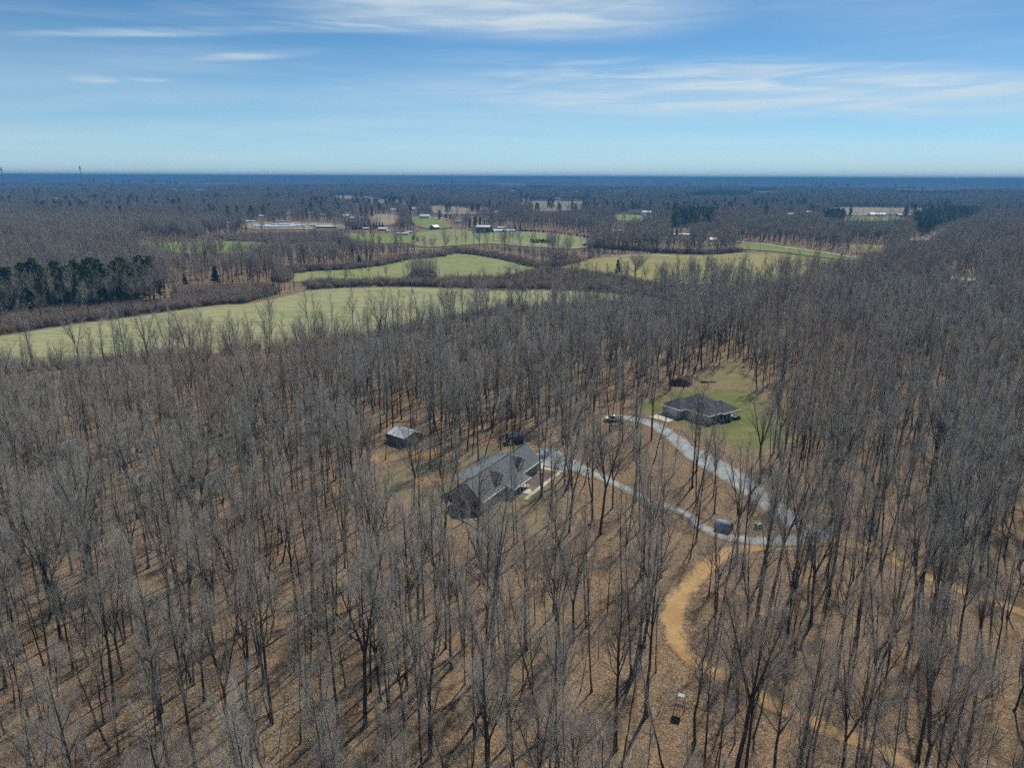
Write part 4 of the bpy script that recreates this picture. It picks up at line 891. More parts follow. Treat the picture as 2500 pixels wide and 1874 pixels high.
def mast(u, vtop, d, lab):
    dr = ray(u, vtop); t = d / dr[1]; x, y, zt = dr[0] * t, dr[1] * t, CAM_H + dr[2] * t; zb = float(hgt(x, y))
    h = empty('radio_mast', (x, y, zb), 0, lab, 'mast'); Hm = zt - zb
    rr = lambda z: 1.1 - 0.4 * z / Hm
    legs = lambda z: [(rr(z) * math.cos(a), rr(z) * math.sin(a), z) for a in (0.3, 0.3 + 2 * math.pi / 3, 0.3 + 4 * math.pi / 3)]
    for k in range(3): m = MB(); m.bar(legs(0)[k], legs(Hm)[k], .13, 5); m.build('leg', M['doorgrey'], h)
    n = 18
    for j in range(n):
        m = MB(); A = legs(Hm * j / n); B = legs(Hm * (j + 1) / n)
        for k in range(3): m.bar(A[k], B[(k + 1) % 3], .08, 4); m.bar(B[k], B[(k + 1) % 3], .08, 4)
        m.build('lattice_bay', M['doorgrey'], h)
    m = MB(); m.box(-1.1, 1.1, -1.1, 1.1, Hm - 4, Hm - 2.6); m.build('antenna_platform', M['doorgrey'], h)
    m = MB(); m.bar((0, 0, Hm - 2.6), (0, 0, Hm + 1), .14, 5); m.build('antenna', M['doorgrey'], h)
mast(194, 405, 1000, 'thin lattice mast rising above the skyline')
mast(2, 409, 1050, 'thin lattice mast at the edge of the photograph')

# ------------------------------------------------------------------ trees
class Grow:
    def __init__(s): s.v = []; s.q = []; s.t = []; s.n = 0
    def tubes(s, P_, Rd, k):
        B, N = Rd.shape; ch = P_[:, -1] - P_[:, 0]; ch /= np.linalg.norm(ch, axis=1)[:, None] + 1e-9
        a = np.where(np.abs(ch[:, 2:3]) < 0.9, np.array([[0, 0, 1.]]), np.array([[1., 0, 0]]))
        u = np.cross(ch, a); u /= np.linalg.norm(u, axis=1)[:, None]; w = np.cross(ch, u)
        th = 2 * np.pi * np.arange(k) / k
        off = np.cos(th)[None, :, None] * u[:, None, :] + np.sin(th)[None, :, None] * w[:, None, :]
        V = P_[:, :, None, :] + off[:, None, :, :] * Rd[:, :, None, None]
        b = s.n + (np.arange(B) * N * k)[:, None, None]; i = (np.arange(N - 1) * k)[None, :, None]; j = np.arange(k)[None, None, :]; j2 = (j + 1) % k
        F = np.stack([b + i + j, b + i + j2, b + i + k + j2, b + i + k + j], -1).reshape(-1, 4)
        s.v.append(V.reshape(-1, 3)); s.q.append(F); s.n += B * N * k
    def spikes(s, p, d, L, r, rng):
        B = len(p); a = rng.normal(size=(B, 3)); u = np.cross(d, a); u /= np.linalg.norm(u, axis=1)[:, None] + 1e-9; w = np.cross(d, u)
        V = np.empty((B, 4, 3))
        for k in range(3):
            th = 2 * np.pi * k / 3; V[:, k] = p + (u * math.cos(th) + w * math.sin(th)) * r[:, None]
        V[:, 3] = p + d * L[:, None]
        b = s.n + np.arange(B)[:, None] * 4
        F = np.concatenate([b + np.array([[0, 1, 3]]), b + np.array([[1, 2, 3]]), b + np.array([[2, 0, 3]])])
        s.v.append(V.reshape(-1, 3)); s.t.append(F); s.n += B * 4
    def cards(s, c, n, a, ra, rb):
        """small leaf-like quads: centre, normal, in-plane axis, half sizes"""
        B = len(c); b_ = np.cross(n, a); V = np.stack([c - a * ra[:, None], c + b_ * rb[:, None], c + a * ra[:, None], c - b_ * rb[:, None]], 1)
        b = s.n + np.arange(B)[:, None] * 4; s.v.append(V.reshape(-1, 3)); s.q.append(b + np.arange(4)[None]); s.n += B * 4
    def mesh(s, name, mat, smooth=True):
        f = []
        if s.q: f.append(np.concatenate(s.q))
        if s.t: f.append(np.concatenate(s.t))
        return mesh_np(name, np.concatenate(s.v), f, mat, smooth)
def unit(a): return a / (np.linalg.norm(a, axis=-1, keepdims=True) + 1e-9)
UP = np.array([0, 0, 1.])
def spawn(Pp, Rp, Lp, k, t0, t1, ang, up, lenf, radf, N, curve, wob, rng, rmin=0.004):
    B, M_ = Rp.shape; idx = np.repeat(np.arange(B), k); n = len(idx)
    t = t0 + (t1 - t0) * ((np.tile(np.arange(k), B) + rng.random(n)) / k)
    f = t * (M_ - 1); i = np.minimum(f.astype(int), M_ - 2); fr = (f - i)[:, None]
    p = Pp[idx, i] * (1 - fr) + Pp[idx, i + 1] * fr; tan = unit(Pp[idx, i + 1] - Pp[idx, i])
    r = Rp[idx, i] * (1 - fr[:, 0]) + Rp[idx, i + 1] * fr[:, 0]
    th = np.radians(ang[0] + (ang[1] - ang[0]) * rng.random(n))[:, None]
    perp = rng.normal(size=(n, 3)); perp -= tan * np.sum(perp * tan, 1)[:, None]; perp = unit(perp)
    d = unit(tan * np.cos(th) + perp * np.sin(th) + UP * up)
    L = Lp[idx] * lenf(t) * (0.7 + 0.6 * rng.random(n)); rad = np.maximum(r * radf, rmin)
    s_ = np.linspace(0, 1, N); P_ = p[:, None] + d[:, None] * (L[:, None] * s_)[:, :, None] + UP * (curve * L[:, None] * s_ ** 2)[:, :, None]
    if wob:
        w = rng.normal(size=(n, N, 3)) * wob * L[:, None, None]; w[:, 0] = 0; P_ = P_ + np.cumsum(w, 1)
    Rd = rad[:, None] * (1 - 0.85 * s_[None])
    return P_, Rd, L
def stem(p0, d, L, r, N, wob, rng, flare=True, curve=0.0, tip=0.12):
    s_ = np.linspace(0, 1, N) ** (1.25 if flare else 1.0); P_ = p0 + d * (L * s_)[:, None]
    w = rng.normal(size=(N, 3)) * wob; w[0] = 0; w[:, 2] = 0; w = np.cumsum(w, 0); P_ = P_ + w + UP * (curve * L * s_ ** 2)[:, None]
    Rd = r * (1 - (1 - tip) * s_ ** 0.9)
    if flare: Rd[0] *= 1.55; Rd[1] *= 1.08
    return P_[None], Rd[None], np.array([np.linalg.norm(P_[-1] - P_[0])])
KINDS = [  # shape, height, trunk radius, crown start, limbs, limb length, spread angle
 ('straight', 26.0, .275, .50, 14, .205, (18, 46)), ('forked', 25.0, .29, .42, 8, .235, (16, 44)), ('slender', 24.0, .175, .58, 10, .155, (16, 44)),
 ('twin', 24.5, .215, .48, 8, .205, (16, 44)), ('broad', 22.0, .33, .30, 18, .44, (34, 60)), ('crooked', 21.5, .21, .42, 11, .235, (24, 56)),
 ('straight', 23.5, .22, .45, 13, .215, (20, 48)), ('forked', 22.5, .24, .33, 8, .265, (18, 46)), ('slender', 21.0, .14, .52, 10, .165, (16, 46)), ('broad', 21.0, .25, .40, 14, .31, (26, 54))]
def hardwood(kind, H, r, cs, nl, ll, ang, seed, lod):
    rng = np.random.default_rng(seed); T = Grow(); C = Grow(); stems = []
    tn = {0: 16, 1: 9, 2: 5, 3: 3}[lod]; ts = {0: 8, 1: 5, 2: 4, 3: 3}[lod]; wob = H * .0017
    z0 = np.zeros(3)
    lean = unit(np.array([rng.normal() * .03, rng.normal() * .03, 1.]))
    if kind == 'forked':
        a = stem(z0, lean, H * cs, r, max(3, tn // 2), wob, rng, tip=.8); T.tubes(a[0], a[1], ts); top = a[0][0, -1]; th = rng.random() * 6.28; nf = 2 + (seed % 2)
        for k in range(nf):
            b = th + k * 2 * math.pi / nf; sp = .22 + .14 * rng.random(); d = unit(np.array([math.cos(b) * sp, math.sin(b) * sp, 1.])); Lk = H * (1 - cs) * (.85 + .2 * rng.random())
            stems.append((stem(top - d * r * .5, d, Lk, r * (.82 if nf == 2 else .68), tn, wob, rng, False, .03), .12))
    elif kind == 'twin':
        th = rng.random() * 6.28
        for k in range(2):
            b = th + k * math.pi; d = unit(np.array([math.cos(b) * .10, math.sin(b) * .10, 1.])); stems.append((stem(np.array([math.cos(b), math.sin(b), 0]) * r * .8, d, H * (1 - .08 * k), r, tn, wob, rng), cs))
    elif kind == 'crooked':
        d = unit(np.array([rng.normal() * .12, rng.normal() * .12, 1.])); stems.append((stem(z0, d, H, r, tn, wob * 2.4, rng), cs))
    elif kind == 'broad': stems.append((stem(z0, lean, H * .8, r, tn, wob * 1.5, rng), cs))
    else: stems.append((stem(z0, lean, H, r, tn, wob, rng), cs))
    Ps = np.concatenate([s[0][0] for s in stems]); Rs = np.concatenate([s[0][1] for s in stems]); Ls = np.full(len(stems), H); c0 = stems[0][1]
    T.tubes(Ps, Rs, ts)
    f = lambda t: ll * (1.15 - .75 * (t - c0) / (1 - c0))
    p1 = spawn(Ps, Rs, Ls, max(4, int(nl * {0: 1, 1: 1, 2: .6, 3: .38}[lod])), c0, .985, ang, .15, f, .62, {0: 7, 1: 5, 2: 3, 3: 2}[lod], .18, .022, rng, .02)
    T.tubes(p1[0], p1[1], {0: 5, 1: 4, 2: 3, 3: 3}[lod])
    if kind in ('broad', 'crooked', 'straight') and lod < 2:      # a few dead stubs low on the bole
        pd = spawn(Ps, Rs, Ls, 3, .18, c0, (60, 85), .05, lambda t: .07 + 0 * t, .25, 3, -.05, .03, rng, .015); T.tubes(pd[0], pd[1], 3)
    if lod == 0:
        p2 = spawn(*p1, 9, .15, .99, (20, 50), .22, lambda t: .52 * (1.15 - .65 * t), .55, 5, .16, .03, rng, .011); C.tubes(p2[0], p2[1], 3)
        p3 = spawn(*p2, 6, .12, 1.0, (18, 50), .18, lambda t: .50 * (1.15 - .5 * t), .6, 3, .12, .04, rng, .0075); C.tubes(p3[0], p3[1], 3)
        p4 = spawn(*p3, 4, .12, 1.0, (18, 58), .12, lambda t: .72 + 0 * t, .8, 2, .0, 0, rng, .0050); d = p4[0][:, -1] - p4[0][:, 0]; C.spikes(p4[0][:, 0], unit(d), p4[2], p4[1][:, 0], rng)
    elif lod == 1:
        p2 = spawn(*p1, 7, .18, .99, (24, 55), .22, lambda t: .52 * (1.15 - .65 * t), .55, 3, .16, .03, rng, .016); C.tubes(p2[0], p2[1], 3)
        p3 = spawn(*p2, 14, .1, 1.0, (18, 60), .18, lambda t: .68 * (1.15 - .5 * t), .8, 2, .1, 0, rng, .014); d = p3[0][:, -1] - p3[0][:, 0]; C.spikes(p3[0][:, 0], unit(d), p3[2], p3[1][:, 0], rng)
    elif lod == 2:
        p2 = spawn(*p1, 20, .1, 1.0, (18, 66), .2, lambda t: .55 * (1.2 - .5 * t), .7, 2, .1, 0, rng, .036); d = p2[0][:, -1] - p2[0][:, 0]; C.spikes(p2[0][:, 0], unit(d), p2[2], p2[1][:, 0], rng)
    else:
        p2 = spawn(*p1, 5, .15, 1.0, (20, 65), .2, lambda t: .6 + 0 * t, .8, 2, .1, 0, rng, .11); d = p2[0][:, -1] - p2[0][:, 0]; C.spikes(p2[0][:, 0], unit(d), p2[2], p2[1][:, 0], rng)
    return T, C
def joined(T, C, name, mats):
    f = []; vs_ = np.concatenate(T.v + C.v); nT = T.n
    q = T.q + [a + nT for a in C.q]; t = T.t + [a + nT for a in C.t]
    fl = [np.concatenate(q)] + ([np.concatenate(t)] if t else []); nq = sum(len(a) for a in T.q)
    me = mesh_np(name, vs_, fl, mats[0], True); me.materials.append(mats[1])
    idx = np.ones(len(me.polygons), np.int32); idx[:nq] = 0; me.polygons.foreach_set('material_index', idx); return me

TRUNK, CROWN = [], []
LOD = {1: [], 2: [], 3: []}
tpl_near = []
def off_scene(name, me):
    return bpy.data.objects.new(name, me)
def coll(name, objs):
    c = bpy.data.collections.new(name)
    for o in objs: c.objects.link(o)
    return c
for i, kd in enumerate(KINDS):
    T, C = hardwood(*kd, 100 + i, 0)
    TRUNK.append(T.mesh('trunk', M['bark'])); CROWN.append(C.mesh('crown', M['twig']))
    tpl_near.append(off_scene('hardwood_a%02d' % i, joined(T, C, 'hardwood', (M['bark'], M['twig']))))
tpl_mid = []; tpl_far = []
for i, kd in enumerate(KINDS):
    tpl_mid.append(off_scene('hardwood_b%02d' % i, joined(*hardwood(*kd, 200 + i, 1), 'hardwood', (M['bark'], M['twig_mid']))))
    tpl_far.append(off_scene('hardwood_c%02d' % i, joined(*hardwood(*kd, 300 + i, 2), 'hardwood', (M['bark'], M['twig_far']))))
def patch(seed, n, size):
    """a patch of far wood: n small trees in one mesh"""
    rng = np.random.default_rng(seed); T = Grow(); C = Grow()
    for k in range(n):
        kd = KINDS[rng.integers(len(KINDS))]; t, c = hardwood(*kd, 1000 + seed * 50 + k, 3); o = np.array([(rng.random() - .5) * size, (rng.random() - .5) * size, 0]); sc = .8 + .35 * rng.random()
        for g, G in ((t, T), (c, C)):
            for a in g.v: G.v.append(a * sc + o)
            for a in g.q: G.q.append(a + G.n)
            for a in g.t: G.t.append(a + G.n)
            G.n += g.n
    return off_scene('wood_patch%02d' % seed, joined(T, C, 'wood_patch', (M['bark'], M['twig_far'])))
tpl_patch = [patch(k, 20, 34.) for k in range(6)]
def sapling(seed, H):
    rng = np.random.default_rng(seed); T = Grow(); C = Grow()
    a = stem(np.zeros(3), unit(np.array([rng.normal() * .06, rng.normal() * .06, 1.])), H, .022 + .004 * H, 6, .05, rng); T.tubes(a[0], a[1], 4)
    p1 = spawn(*a, 12, .3, .98, (35, 60), .2, lambda t: .26 * (1.2 - .7 * t), .5, 3, .15, .03, rng, .01); C.tubes(p1[0], p1[1], 3)
    p2 = spawn(*p1, 6, .2, 1., (25, 55), .2, lambda t: .5 + 0 * t, .7, 2, .1, 0, rng, .007); d = p2[0][:, -1] - p2[0][:, 0]; C.spikes(p2[0][:, 0], unit(d), p2[2], p2[1][:, 0], rng)
    return off_scene('sapling%02d' % seed, joined(T, C, 'sapling', (M['bark'], M['twig'])))
tpl_sap = [sapling(k, h_) for k, h_ in enumerate((5, 7, 9, 11, 13))]
def shrub(seed, H, n, thick):
    rng = np.random.default_rng(seed); T = Grow(); C = Grow(); P0 = []; 
    for k in range(n):
        a = rng.random() * 6.28; sp = rng.random() * .75; d = unit(np.array([math.cos(a) * sp, math.sin(a) * sp, 1.])); s_ = stem(np.array([rng.normal() * .5, rng.normal() * .5, 0]), d, H * (.6 + .5 * rng.random()), thick, 4, .04 * H, rng, False)
        P0.append(s_); T.tubes(s_[0], s_[1], 3)
    Ps = np.concatenate([s_[0] for s_ in P0]); Rs = np.concatenate([s_[1] for s_ in P0]); L_ = np.full(len(P0), H)
    p1 = spawn(Ps, Rs, L_, 9, .2, 1., (25, 60), .15, lambda t: .38 * (1.1 - .5 * t), .7, 2, .1, 0, rng, thick * .6); d = p1[0][:, -1] - p1[0][:, 0]; C.spikes(p1[0][:, 0], unit(d), p1[2], p1[1][:, 0], rng)
    p2 = spawn(p1[0], p1[1], p1[2], 4, .2, 1., (25, 60), .15, lambda t: .5 + 0 * t, .8, 2, 0, 0, rng, thick * .5); d = p2[0][:, -1] - p2[0][:, 0]; C.spikes(p2[0][:, 0], unit(d), p2[2], p2[1][:, 0], rng)
    return off_scene('brush_shrub%02d' % seed, joined(T, C, 'brush_shrub', (M['brushtwig'], M['brushtwig'])))
tpl_brush = [shrub(k, h_, 16, .035) for k, h_ in enumerate((2.6, 3.4, 4.2, 5.2))]
def pine(seed, H, w, base, mat='pine', n_whorl=17, dens=1.0, cone=False):
    """needle tree: bole, whorls of boughs, each bough a spray of small needle tufts"""
    rng = np.random.default_rng(seed); T = Grow(); C = Grow()
    a = stem(np.zeros(3), unit(np.array([rng.normal() * .02, rng.normal() * .02, 1.])), H, H * .012, 8, H * .002, rng); T.tubes(a[0], a[1], 6)
    prof = (lambda t: w * (1.02 - t) ** .8) if cone else (lambda t: w * np.clip(np.sqrt(np.clip(1.04 - t, 0, 1)) * (.55 + .9 * t), 0, 1.2))
    cs, ax, nr, s1, s2 = [], [], [], [], []
    for k in range(n_whorl):
        t = (k + rng.random() * .7) / n_whorl; z = H * (base + (1 - base) * t); nb = rng.integers(4, 7)
        for b in range(nb):
            if rng.random() < .12: continue
            an = rng.random() * 6.28; L_ = float(prof(t)) * (.6 + .6 * rng.random()); dz = (.25 if not cone else -.08) * (1 - .4 * rng.random())
            d = unit(np.array([math.cos(an), math.sin(an), dz])); p = np.array([0, 0, z]); 
            T.tubes(np.stack([p, p + d * L_])[None], np.array([[.05, .015]]), 3)
            m = int(max(7, 17 * dens * L_ / w + 6))
            for q in range(m):
                f_ = .3 + .75 * rng.random(); c = p + d * L_ * f_ + rng.normal(size=3) * np.array([.34, .34, .22]) * (.35 + .13 * w)
                cs.append(c); s = rng.random()
                nr.append(unit(rng.normal(size=3) + np.array([0, 0, .8]))); s1.append((.38 + .3 * s) * (.6 + .12 * w)); s2.append((.2 + .2 * rng.random()) * (.6 + .12 * w))
    cs = np.array(cs); nr = np.array(nr); ax = unit(np.cross(nr, rng.normal(size=nr.shape))); C.cards(cs, nr, ax, np.array(s1), np.array(s2))
    ax2 = unit(np.cross(ax, nr) * .5 + nr); C.cards(cs, unit(np.cross(ax2, ax)), ax2, np.array(s1) * .7, np.array(s2))
    return T.mesh('trunk', M['bark']), C.mesh('crown', M[mat], False)
PINES = [pine(1, 20, 3.9, .16, n_whorl=22), pine(2, 23, 4.4, .22, n_whorl=22), pine(3, 17, 3.5, .12, n_whorl=20), pine(4, 21, 4.0, .18, n_whorl=22)]
CEDARS = [pine(11, 11, 2.5, .06, 'cedar', 16, 1.3, True), pine(12, 8, 2.0, .05, 'cedar', 13, 1.3, True), pine(13, 14, 3.4, .08, 'cedar', 18, 1.3, True)]
tpl_pine = []
for k, (a, b) in enumerate(PINES[:3]):
    me = bpy.data.meshes.new('pine_small'); 
def pine_lo(seed):
    rng = np.random.default_rng(seed); C = Grow(); T = Grow(); H = 17 + 4 * rng.random(); a = stem(np.zeros(3), UP, H, .2, 3, .02, rng); T.tubes(a[0], a[1], 3)
    n = 150; t = rng.random(n) ** .8; an = rng.random(n) * 6.28; rr = 3.0 * np.sqrt(np.clip(1.03 - t, 0, 1)) * (.3 + .7 * np.sqrt(rng.random(n)))
    c = np.stack([rr * np.cos(an), rr * np.sin(an), H * (.35 + .65 * t)], 1); nr = unit(rng.normal(size=(n, 3)) + np.array([0, 0, .8])); ax = unit(np.cross(nr, rng.normal(size=(n, 3))))
    C.cards(c, nr, ax, .8 + .5 * rng.random(n), .5 + .3 * rng.random(n)); return off_scene('pine_far%02d' % seed, joined(T, C, 'pine_far', (M['bark'], M['pine'])))
tpl_pine = [pine_lo(k) for k in range(4)]
def blossom(seed, H, w):
    rng = np.random.default_rng(seed); T = Grow(); C = Grow(); a = stem(np.zeros(3), UP, H * .9, H * .02, 6, .05, rng); T.tubes(a[0], a[1], 5)
    p1 = spawn(*a, 16, .25, .98, (25, 50), .3, lambda t: .42 * (1.1 - .6 * t), .5, 3, .15, .02, rng, .03); T.tubes(p1[0], p1[1], 3)
    n = 900; th = rng.random(n) * 6.28; ph = np.arccos(1 - 2 * rng.random(n)); rr = (.35 + .65 * rng.random(n) ** .4) * (1 + .18 * np.sin(3 * th + seed) * np.sin(ph))
    c = np.stack([w * rr * np.sin(ph) * np.cos(th), w * rr * np.sin(ph) * np.sin(th), H * .58 + H * .42 * rr * np.cos(ph)], 1)
    nr = unit(rng.normal(size=(n, 3))); ax = unit(np.cross(nr, rng.normal(size=(n, 3)))); C.cards(c, nr, ax, .25 + .25 * rng.random(n), .15 + .2 * rng.random(n))
    return T.mesh('trunk', M['bark']), C.mesh('crown', M['blossom'], False)
BLOSSOM = [blossom(1, 9, 3.2), blossom(2, 11, 2.4), blossom(3, 8, 3.8)]

# ---- scattering of what nobody could count
def scatter(name, pts, idx, rz, sc, objs, label, tilt=None):
    me = bpy.data.meshes.new(name); n = len(pts); me.vertices.add(n); me.vertices.foreach_set('co', np.asarray(pts, np.float32).ravel())
    a = me.attributes.new('pick', 'INT', 'POINT'); a.data.foreach_set('value', np.asarray(idx, np.int32))
    rot = np.zeros((n, 3), np.float32); rot[:, 2] = rz
    if tilt is not None: rot[:, :2] = tilt
    a = me.attributes.new('turn', 'FLOAT_VECTOR', 'POINT'); a.data.foreach_set('vector', rot.ravel())
    a = me.attributes.new('size', 'FLOAT_VECTOR', 'POINT'); a.data.foreach_set('vector', np.asarray(sc, np.float32).ravel())
    o = link(name, me); tag(o, label, kind='stuff')
    ng = bpy.data.node_groups.new('scatter_' + name, 'GeometryNodeTree'); ng.interface.new_socket('Geometry', in_out='INPUT', socket_type='NodeSocketGeometry'); ng.interface.new_socket('Geometry', in_out='OUTPUT', socket_type='NodeSocketGeometry')
    N = ng.nodes; gi = N.new('NodeGroupInput'); go = N.new('NodeGroupOutput'); ci = N.new('GeometryNodeCollectionInfo'); ip = N.new('GeometryNodeInstanceOnPoints')
    ci.inputs['Collection'].default_value = coll('tpl_' + name, objs); ci.inputs['Separate Children'].default_value = True; ci.inputs['Reset Children'].default_value = True
    ip.inputs['Pick Instance'].default_value = True
    def na(nm, ty): q = N.new('GeometryNodeInputNamedAttribute'); q.data_type = ty; q.inputs['Name'].default_value = nm; return q.outputs['Attribute']
    e2r = N.new('FunctionNodeEulerToRotation')
    L = ng.links; L.new(gi.outputs[0], ip.inputs['Points']); L.new(ci.outputs[0], ip.inputs['Instance']); L.new(na('pick', 'INT'), ip.inputs['Instance Index'])
    L.new(na('turn', 'FLOAT_VECTOR'), e2r.inputs[0]); L.new(e2r.outputs[0], ip.inputs['Rotation']); L.new(na('size', 'FLOAT_VECTOR'), ip.inputs['Scale']); L.new(ip.outputs[0], go.inputs[0])
    md = o.modifiers.new('scatter', 'NODES'); md.node_group = ng; return o
def free(x, y, extra=0.0):
    ok = np.ones(x.shape, bool)
    for poly, m in CLEAR:
        bb0 = poly.min(0) - max(m, 0) - 2; bb1 = poly.max(0) + max(m, 0) + 2
        c = np.where(ok & (x > bb0[0]) & (x < bb1[0]) & (y > bb0[1]) & (y < bb1[1]))[0]
        if len(c) == 0: continue
        ins = inside(x[c], y[c], poly)
        if m > 0: ins |= segdist(x[c], y[c], poly) < m
        elif m < 0: ins &= segdist(x[c], y[c], poly) > -m      # trees may stand on the rim of a yard
        ok[c[ins]] = False
    return ok
def jitter_grid(y0, y1, cell, rng, half=0.78, pad=35, drop=.12, jit=.92):
    xs = np.arange(-y1 * half - pad, y1 * half + pad, cell); ys = np.arange(y0, y1, cell); X, Y = np.meshgrid(xs, ys); X = X.ravel() + (rng.random(X.size) - .5) * cell * jit; Y = Y.ravel() + (rng.random(Y.size) - .5) * cell * jit
    k = (np.abs(X) < Y * half + pad) & (rng.random(X.size) > drop); return X[k], Y[k]

BRUSH = [P((-250, 815), (0, 776), (220, 761), (420, 743), (430, 709), (560, 704), (664, 703), (682, 718), (600, 740), (538, 743), (380, 763), (221, 784), (0, 818), (-250, 868)),
         P((735, 693), (900, 690), (1075, 688), (1140, 684), (1200, 684), (1280, 674), (1330, 660), (1400, 668), (1470, 674), (1560, 692), (1640, 712), (1625, 735), (1580, 725), (1453, 710), (1340, 706), (1138, 704), (1010, 699), (885, 699), (758, 707)),
         P((1000, 676), (1010, 668), (1058, 668), (1070, 678), (1052, 684), (1015, 684)),
         P((520, 578), (700, 572), (826, 569), (832, 590), (700, 595), (560, 590)),
         P((660, 684), (690, 668), (712, 668), (712, 686), (690, 692))]
ISLAND = BRUSH[2]
for b in BRUSH[:2]: CLEAR.append((b, -3.0))
KEEP = [np.array(v[0], float) for k_, v in FIELDS.items() if k_ not in ('meadow_near', 'field_left', 'meadow_right', 'field_trees_gap')] + SIGHT
EVER = [(528, 698, 46, 'c', 'lone dark cedar behind the brush belt'), (452, 694, 26, 'c', 'small dark cedar in the bare woods behind the brush'), (878, 650, 26, 'c', 'dark cedar at the upper edge of the hill meadow'), (905, 645, 24, 'c', 'second dark cedar at the upper edge of the hill meadow'), (800, 655, 12, 'c', 'small cedar below the woods by the hill meadow'),
        (830, 612, 26, 'p', 'dark pine standing alone in the reddish woods'), (750, 538, 30, 'p', 'dark pine behind the greenhouses'), (735, 511, 18, 'p', 'dark pine above the greenhouse yard'), (778, 512, 20, 'p', 'dark pine beside the blossoming trees'), (820, 520, 18, 'p', 'round dark pine left of the white blossom'),
        (882, 532, 30, 'p', 'tall dark pine right of the white blossom'), (908, 534, 32, 'p', 'tall dark pine before the brown-tan field'), (1002, 531, 30, 'p', 'big dark pine behind the white metal barn'), (1073, 538, 24, 'p', 'dark pine on the barn lawn'), (1089, 534, 12, 'c', 'small cedar past the barn lawn'), (1098, 533, 10, 'c', 'smallest cedar past the barn lawn'),
        (1160, 562, 34, 'p', 'tall dark pine behind the big barn'), (1147, 560, 26, 'p', 'pine next to the big barn pine'), (1172, 556, 24, 'p', 'pine at the back corner of the big barn'), (1183, 550, 14, 'p', 'small pine behind the big barn roof'), (1192, 549, 14, 'p', 'smallest pine behind the big barn roof'), (1257, 565, 16, 'c', 'dark round cedar beside the white blossom tree'), (1270, 565, 16, 'c', 'second dark cedar beside the white blossom tree'),
        (1272, 500, 30, 'p', 'broad dark pine before the square tan field'), (1284, 501, 24, 'p', 'pine hugging the square tan field'), (1299, 506, 12, 'c', 'dark shrub-like cedar at the tan field corner'), (1616, 575, 18, 'c', 'first of four dark conifers by the trailer home'), (1627, 575, 18, 'c', 'second of four dark conifers by the trailer home'), (1640, 576, 20, 'c', 'third of four dark conifers by the trailer home'), (1652, 577, 19, 'c', 'last of four dark conifers by the trailer home'),
        (2382, 697, 20, 'c', 'dark cedar right beside the white-roofed house'), (2398, 692, 22, 'c', 'second dark cedar past the white-roofed house'), (2405, 690, 24, 'c', 'tallest dark cedar past the white-roofed house'), (2425, 690, 18, 'c', 'dark cedar in the gap of the cedar row'), (2448, 692, 20, 'c', 'dark cedar late in the cedar row'), (2462, 692, 20, 'c', 'dark cedar near the end of the cedar row'), (2480, 698, 14, 'c', 'last small cedar of the row'),
        (2045, 532, 24, 'p', 'dark pine at the green strip'), (2056, 534, 22, 'p', 'second dark pine at the green strip'), (2035, 535, 14, 'p', 'low dark pine at the green strip'), (2075, 533, 28, 'p', 'tall pine nearest the long white barn'), (1009, 586, 12, 'c', 'small pointed cedar in the sandy yard'), (1168, 570, 6, 'c', 'tiny dark cedar before the big barn'), (1640, 614, 12, 'c', 'dark cedar below the bare hedgerow'), (1508, 668, 34, 'c', 'ivy-dark cedar left of the wide oak'),
        (95, 482, 16, 'p', 'dark pine in the far copse'), (165, 492, 14, 'p', 'second dark pine in the far copse'), (246, 469, 14, 'p', 'dark pine below the long far pine row'), (366, 461, 9, 'p', 'small far pine past the pine row'), (663, 483, 12, 'p', 'round far pine above the woods'), (705, 478, 13, 'p', 'far dark pine pair, nearer one'), (1470, 464, 12, 'p', 'far round pine by the white houses'), (1532, 466, 12, 'p', 'far round pine past the white houses'), (1355, 463, 12, 'p', 'far pine before the dark copse')]
BL = [(829, 520, 10, 'white blossoming tree left of the tall pines'), (848, 520, 14, 'largest white blossoming tree behind the greenhouses'), (869, 512, 16, 'narrow white blossoming tree'), (719, 513, 7, 'small white blossoming tree by the far lane'), (705, 512, 7, 'second small blossoming tree by the far lane'), (895, 524, 12, 'yellowish blossoming tree between two dark pines'), (1243, 566, 22, 'round white blossoming tree behind the hoop houses'), (935, 622, 28, 'pale flowering tree above the hill meadow'), (1790, 513, 14, 'white flowering tree above the dark plantation'), (1775, 513, 8, 'smaller flowering tree above the dark plantation'), (158, 478, 9, 'pale flowering tree in the far copse'), (1020, 590, 12, 'grey-white budding tree at the sandy yard')]
PWPX = [((1640, 532), (1690, 528), (1750, 530), (1742, 548), (1700, 553), (1640, 556)), ((2225, 540), (2262, 530), (2330, 522), (2395, 526), (2345, 546), (2290, 558), (2262, 580), (2240, 588), (2240, 556)), ((265, 456), (340, 456), (340, 464), (268, 463)), ((130, 456), (160, 455), (160, 461), (131, 462)), ((185, 458), (216, 457), (214, 470), (196, 468)), ((75, 441), (105, 441), (104, 444), (76, 445)), ((12, 453), (60, 452), (62, 457), (12, 458)), ((0, 455), (10, 455), (10, 462), (0, 462)),
      ((1820, 463), (1895, 462), (1900, 468), (1822, 470)), ((1680, 479), (1760, 476), (1840, 478), (1830, 484), (1690, 486)), ((640, 459), (770, 459), (768, 463), (642, 463)), ((2180, 474), (2340, 475), (2345, 480), (2200, 480)), ((2340, 455), (2490, 457), (2490, 461), (2360, 460)), ((1290, 461), (1350, 460), (1352, 466), (1295, 467)), ((1670, 445), (1725, 445), (1725, 447), (1670, 447)), ((1870, 447), (2000, 449), (1995, 452), (1880, 450)), ((790, 445), (900, 446), (895, 448), (795, 448)), ((2010, 537), (2040, 533), (2062, 536), (2060, 541), (2015, 541))]
PW = [P(*q_) for q_ in PWPX]
